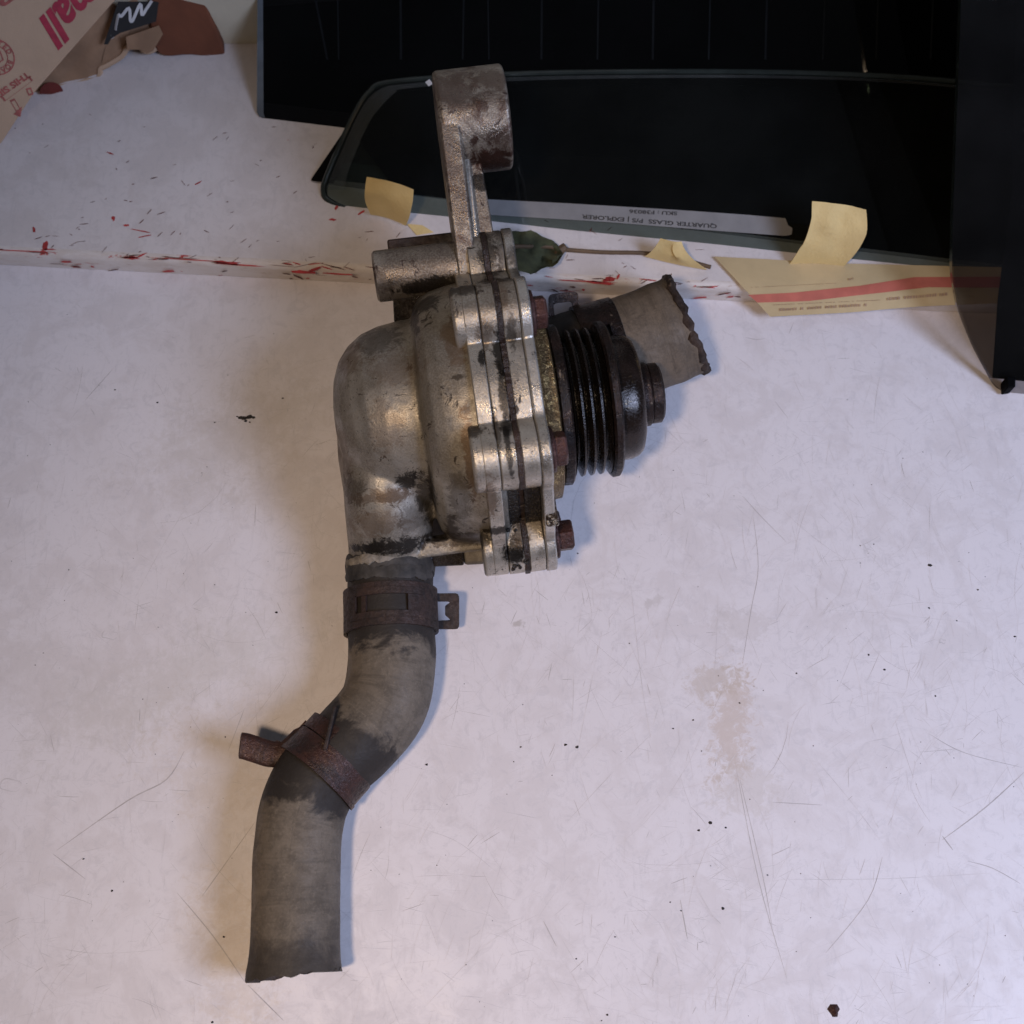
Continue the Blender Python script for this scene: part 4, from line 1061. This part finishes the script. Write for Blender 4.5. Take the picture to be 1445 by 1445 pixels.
fr = MB(); collar(fr, -12, 84, .2, 3.0, 1.1, 21.4, 90, .8); collar(fr, -42, -20, -.8, .9, 1.0, 31.4, 40, .5)
fr.build('torn_flap', M['torn_light'], hose)

def band(center, axis, r, width, th=.9, n=64, gap=None):
    """ring band; gap (deg0, deg1) cuts a window arc out of the middle third"""
    axis = unit(axis); u0 = unit(c_ - axis * np.dot(c_, axis)); w0 = np.cross(axis, u0); v = []; f = []
    rows = [(-.5, r), (-.5, r + th), (.5, r + th), (.5, r)]
    for k in range(n):
        p = 2 * math.pi * k / n; d = u0 * math.cos(p) + w0 * math.sin(p)
        for (x, rr) in rows: v.append(center + axis * (x * width) + d * rr)
    for k in range(n):
        k2 = (k + 1) % n
        for i in range(4): f.append((4 * k + i, 4 * k2 + i, 4 * k2 + (i + 1) % 4, 4 * k + (i + 1) % 4))
    return v, f
def arc(center, axis, r, x0, x1, d0, d1, th=.9, n=40):
    """piece of a band between axial x0..x1 and angles d0..d1 (deg from the viewer)"""
    axis = unit(axis); u0 = unit(c_ - axis * np.dot(c_, axis)); w0 = np.cross(axis, u0); v = []; f = []
    for k in range(n + 1):
        p = R(d0 + (d1 - d0) * k / n); d = u0 * math.cos(p) + w0 * math.sin(p)
        for (x, rr) in ((x0, r), (x0, r + th), (x1, r + th), (x1, r)): v.append(center + axis * x + d * rr)
    for k in range(n):
        for i in range(4): f.append((4 * k + i, 4 * k + 4 + i, 4 * k + 4 + (i + 1) % 4, 4 * k + (i + 1) % 4))
    f += [(0, 1, 2, 3), (4 * n + 3, 4 * n + 2, 4 * n + 1, 4 * n)]
    return v, f
def frame_plate(outer, inner, ext):
    """flat plate with a window: outer and inner have as many points"""
    n = len(outer); v = list(outer) + list(inner) + [p + ext for p in outer] + [p + ext for p in inner]; f = []
    for k in range(n):
        k2 = (k + 1) % n
        f += [(k, k2, n + k2, n + k), (2 * n + k, 3 * n + k, 3 * n + k2, 2 * n + k2), (k, 2 * n + k, 2 * n + k2, k2), (n + k, n + k2, 3 * n + k2, 3 * n + k)]
    return v, f

# clamp on the neck end: a spring band with a slot and a windowed tab on its right
ic = min(range(len(path)), key=lambda i: abs(np.dot(path[i] - PF(551, 857, -2), b_)))
cc, ax = path[ic], unit(path[ic + 1] - path[ic - 1])
mb = MB()
for (x0, x1) in ((-6.6, -3.2), (3.0, 6.8)): mb.add(*arc(cc, ax, HR + .25, x0, x1, -180, 180, 1.0, 80))
for (d0, d1) in ((-180, -24), (28, 34), (44, 180)): mb.add(*arc(cc, ax, HR + .3, -3.4, 3.2, d0, d1, .9))
mb.add(*arc(cc, ax, HR + .8, -4.8, -2.6, -45, 40, .9)); mb.add(*arc(cc, ax, HR + .7, 2.6, 4.6, -70, 55, .8))
cl1 = mb.build('hose_clamp', M['rust_dark'], hose)
out = rounded([PF(x, y, 2) for x, y in [(604, 838), (648, 838), (648, 888), (604, 888)]], [0, 1.2, 1.2, 0], 3)
def spread(poly, n):                                   # n points spaced evenly along a closed polygon
    P = poly + [poly[0]]; ds = [0]
    for i in range(len(P) - 1): ds.append(ds[-1] + np.linalg.norm(P[i + 1] - P[i]))
    return [np.array([np.interp(ds[-1] * k / n, ds, [q[j] for q in P]) for j in range(3)]) for k in range(n)]
inn = [PF(x, y, 2) for x, y in [(614, 849), (633, 849), (635, 851), (628, 856), (628, 868), (636, 875), (633, 876), (614, 877)]]
link_mesh('clamp_tab', *frame_plate(spread(out, 48), spread(inn, 48), -c_ * 1.4), M['rust_dark'], hose)

# second spring clamp across the bend, with an ear at the left and a tongue pointing up the hose
cc, ax = path[i2], unit(path[i2 + 1] - path[i2 - 1]); ax = unit(ax + .14 * c_)
mb = MB(); r2 = hr(i2) - .05
mb.add(*arc(cc, ax, r2, -3.6, 4.2, -20, 100, .9, 60)); mb.add(*arc(cc, ax, r2 + .1, -6.0, 4.0, 100, 200, .9, 50)); mb.add(*arc(cc, ax, r2, -3.8, 4.0, 200, 340, .9, 50))
mb.add(*arc(cc, ax, r2 + .4, 3.6, 5.0, -75, 85, .9, 40)); mb.add(*arc(cc, ax, r2 + .4, -9, -4, 25, 80, .6, 30))
cl2 = mb.build('hose_clamp', M['rust'], hose)
ear = [(432, 1030, 20), (412, 1050, 18), (396, 1062, 17.4), (382, 1064, 17.5), (362, 1058, 18), (346, 1053, 18.5), (338, 1052, 18.8)]
mb = MB(); ep = spline([G(*q) for q in ear], 4); mb.add(*tube(ep, [2.0, 2.2] + [2.8] * 5 + [3.9] * (len(ep) - 9) + [3.9, 3.2], 16, squash=.3)); mb.build('clamp_ear', M['rust'], hose)
tz = 28.6
tg = [G(470, 996, tz), G(475, 997, tz), G(461, 1058, tz + .3), G(455, 1058, tz + .3)]
link_mesh('clamp_tongue', *prism(tg, (0, 0, -3.2)), M['rust_dark'], hose, bevel=.3)

# ---------------- upper hose: short cut length leaving the far side of the body
cU = -22
up0 = [PF(x, y, cU) for x, y in [(770, 530), (815, 512), (870, 497), (920, 478), (950, 466), (968, 458)]]
up_ = spline(up0, 8)
RU = (np.linalg.norm(PF(938, 392, cU) - PF(998, 525, cU))) / 2
ul = sum(np.linalg.norm(up_[i + 1] - up_[i]) for i in range(len(up_) - 1))
M['hose2'] = m_hose('dusty_brown_rubber', (.15, .115, .083), bands=[(-20, 23, 4, .97), (ul + 3, ul + 30, 3, .9)], seed=9)
uv_, uf_, uu_ = tube(up_, [RU - .15 * math.sin(i * .6) for i in range(len(up_))], NH, inner=4.4)
dr = unit(up_[-1] - up_[-2]); m_ = len(up_)
for k in range(NH):
    j = 1.3 * mnoise.noise(Vector((k * .8, 13.1, 0))) + .9 * mnoise.noise(Vector((k * .31, 28, 0)))
    for base_ in ((m_ - 1) * NH, m_ * NH + (m_ - 1) * NH): uv_[base_ + k] = uv_[base_ + k] + dr * j
SH = 22                                                 # the cut runs obliquely: shear the last rings
for r_i in range(m_ - SH, m_):
    wgt = ((r_i - (m_ - SH)) / (SH - 1))
    for off_ in (0, m_ * NH):
        for k in range(NH):
            p = uv_[off_ + r_i * NH + k]; uv_[off_ + r_i * NH + k] = p - dr * (.17 * wgt * np.dot(p - up_[r_i], c_))
nq = (m_ - 1) * NH
hose2 = link_mesh('hose', uv_, uf_, None, pump, uv=uu_, mats=[M['hose2'], M['bore']], fmat=[0] * nq + [1] * (len(uf_) - nq)); tag(hose2, 'short cut brown rubber hose stub')
# frayed cord at the cut
fr = MB(); rf = random.Random(4)
n0, b0_ = None, None
for k in range(NH):
    o_ = uv_[(m_ - 1) * NH + k]; i_ = uv_[m_ * NH + (m_ - 1) * NH + k]
    for q in range(3):
        if rf.random() < .8: continue
        p = o_ * (.92 - .35 * q) + i_ * (.08 + .35 * q); e_ = p + dr * rf.uniform(-.3, .8) + np.array([rf.uniform(-.5, .5), rf.uniform(-.5, .5), rf.uniform(-.5, .5)])
        fr.add(*tube([p - dr * .6, (p + e_) / 2, e_], [rf.uniform(.3, .6), rf.uniform(.25, .5), .1], 5)[:2])
fr.build('frayed_end', M['rust_dark'], hose2, smooth=False)
rim_ = [uv_[(m_ - 1) * NH + k % NH] * .8 + uv_[m_ * NH + (m_ - 1) * NH + k % NH] * .2 for k in range(NH + 2)]
mb = MB(); mb.add(*tube(rim_, [1.5 + .9 * mnoise.noise(Vector((k % NH * .7, 2, 5))) for k in range(NH + 2)], 9, jitter=lambda i, k: .35 * mnoise.noise(Vector((i * .9, k * 1.3, 7))))[:2]); mb.build('cut_rim', M['bore'], hose2)
# dark outlet stub of the body and the clamp round it
mb = MB(); mb.add(*tube([W(2, 14, -22), up_[0], up_[6]], [13, RU - 3, RU - 3.6], 40)[:2]); mb.build('outlet', M['grime'], body)
kc = 13; cc, ax = up_[kc], unit(up_[kc + 1] - up_[kc - 1])
mb = MB()
for (x0, x1) in ((-6.5, -2.6), (2.6, 6.5)): mb.add(*arc(cc, ax, RU + .2, x0, x1, -180, 180, 1.0, 70))
mb.add(*arc(cc, ax, RU + .2, -3, 3, 60, 330, .9, 60)); mb.build('hose_clamp', M['pulley_rim'], hose2)
out = rounded([PF(x, y, -20) for x, y in [(775, 452), (774, 420), (777, 415), (813, 411), (816, 415), (817, 452)]], [0, .6, .6, .6, .6, 0], 3)
inn = rounded([PF(x, y, -20) for x, y in [(783, 449), (781, 430), (786, 427), (806, 425), (808, 429), (807, 445)]], .6, 3)
link_mesh('clamp_tab', *frame_plate(spread(out, 48), spread(inn, 48), -c_ * 1.5), M['pulley_rim'], hose2)
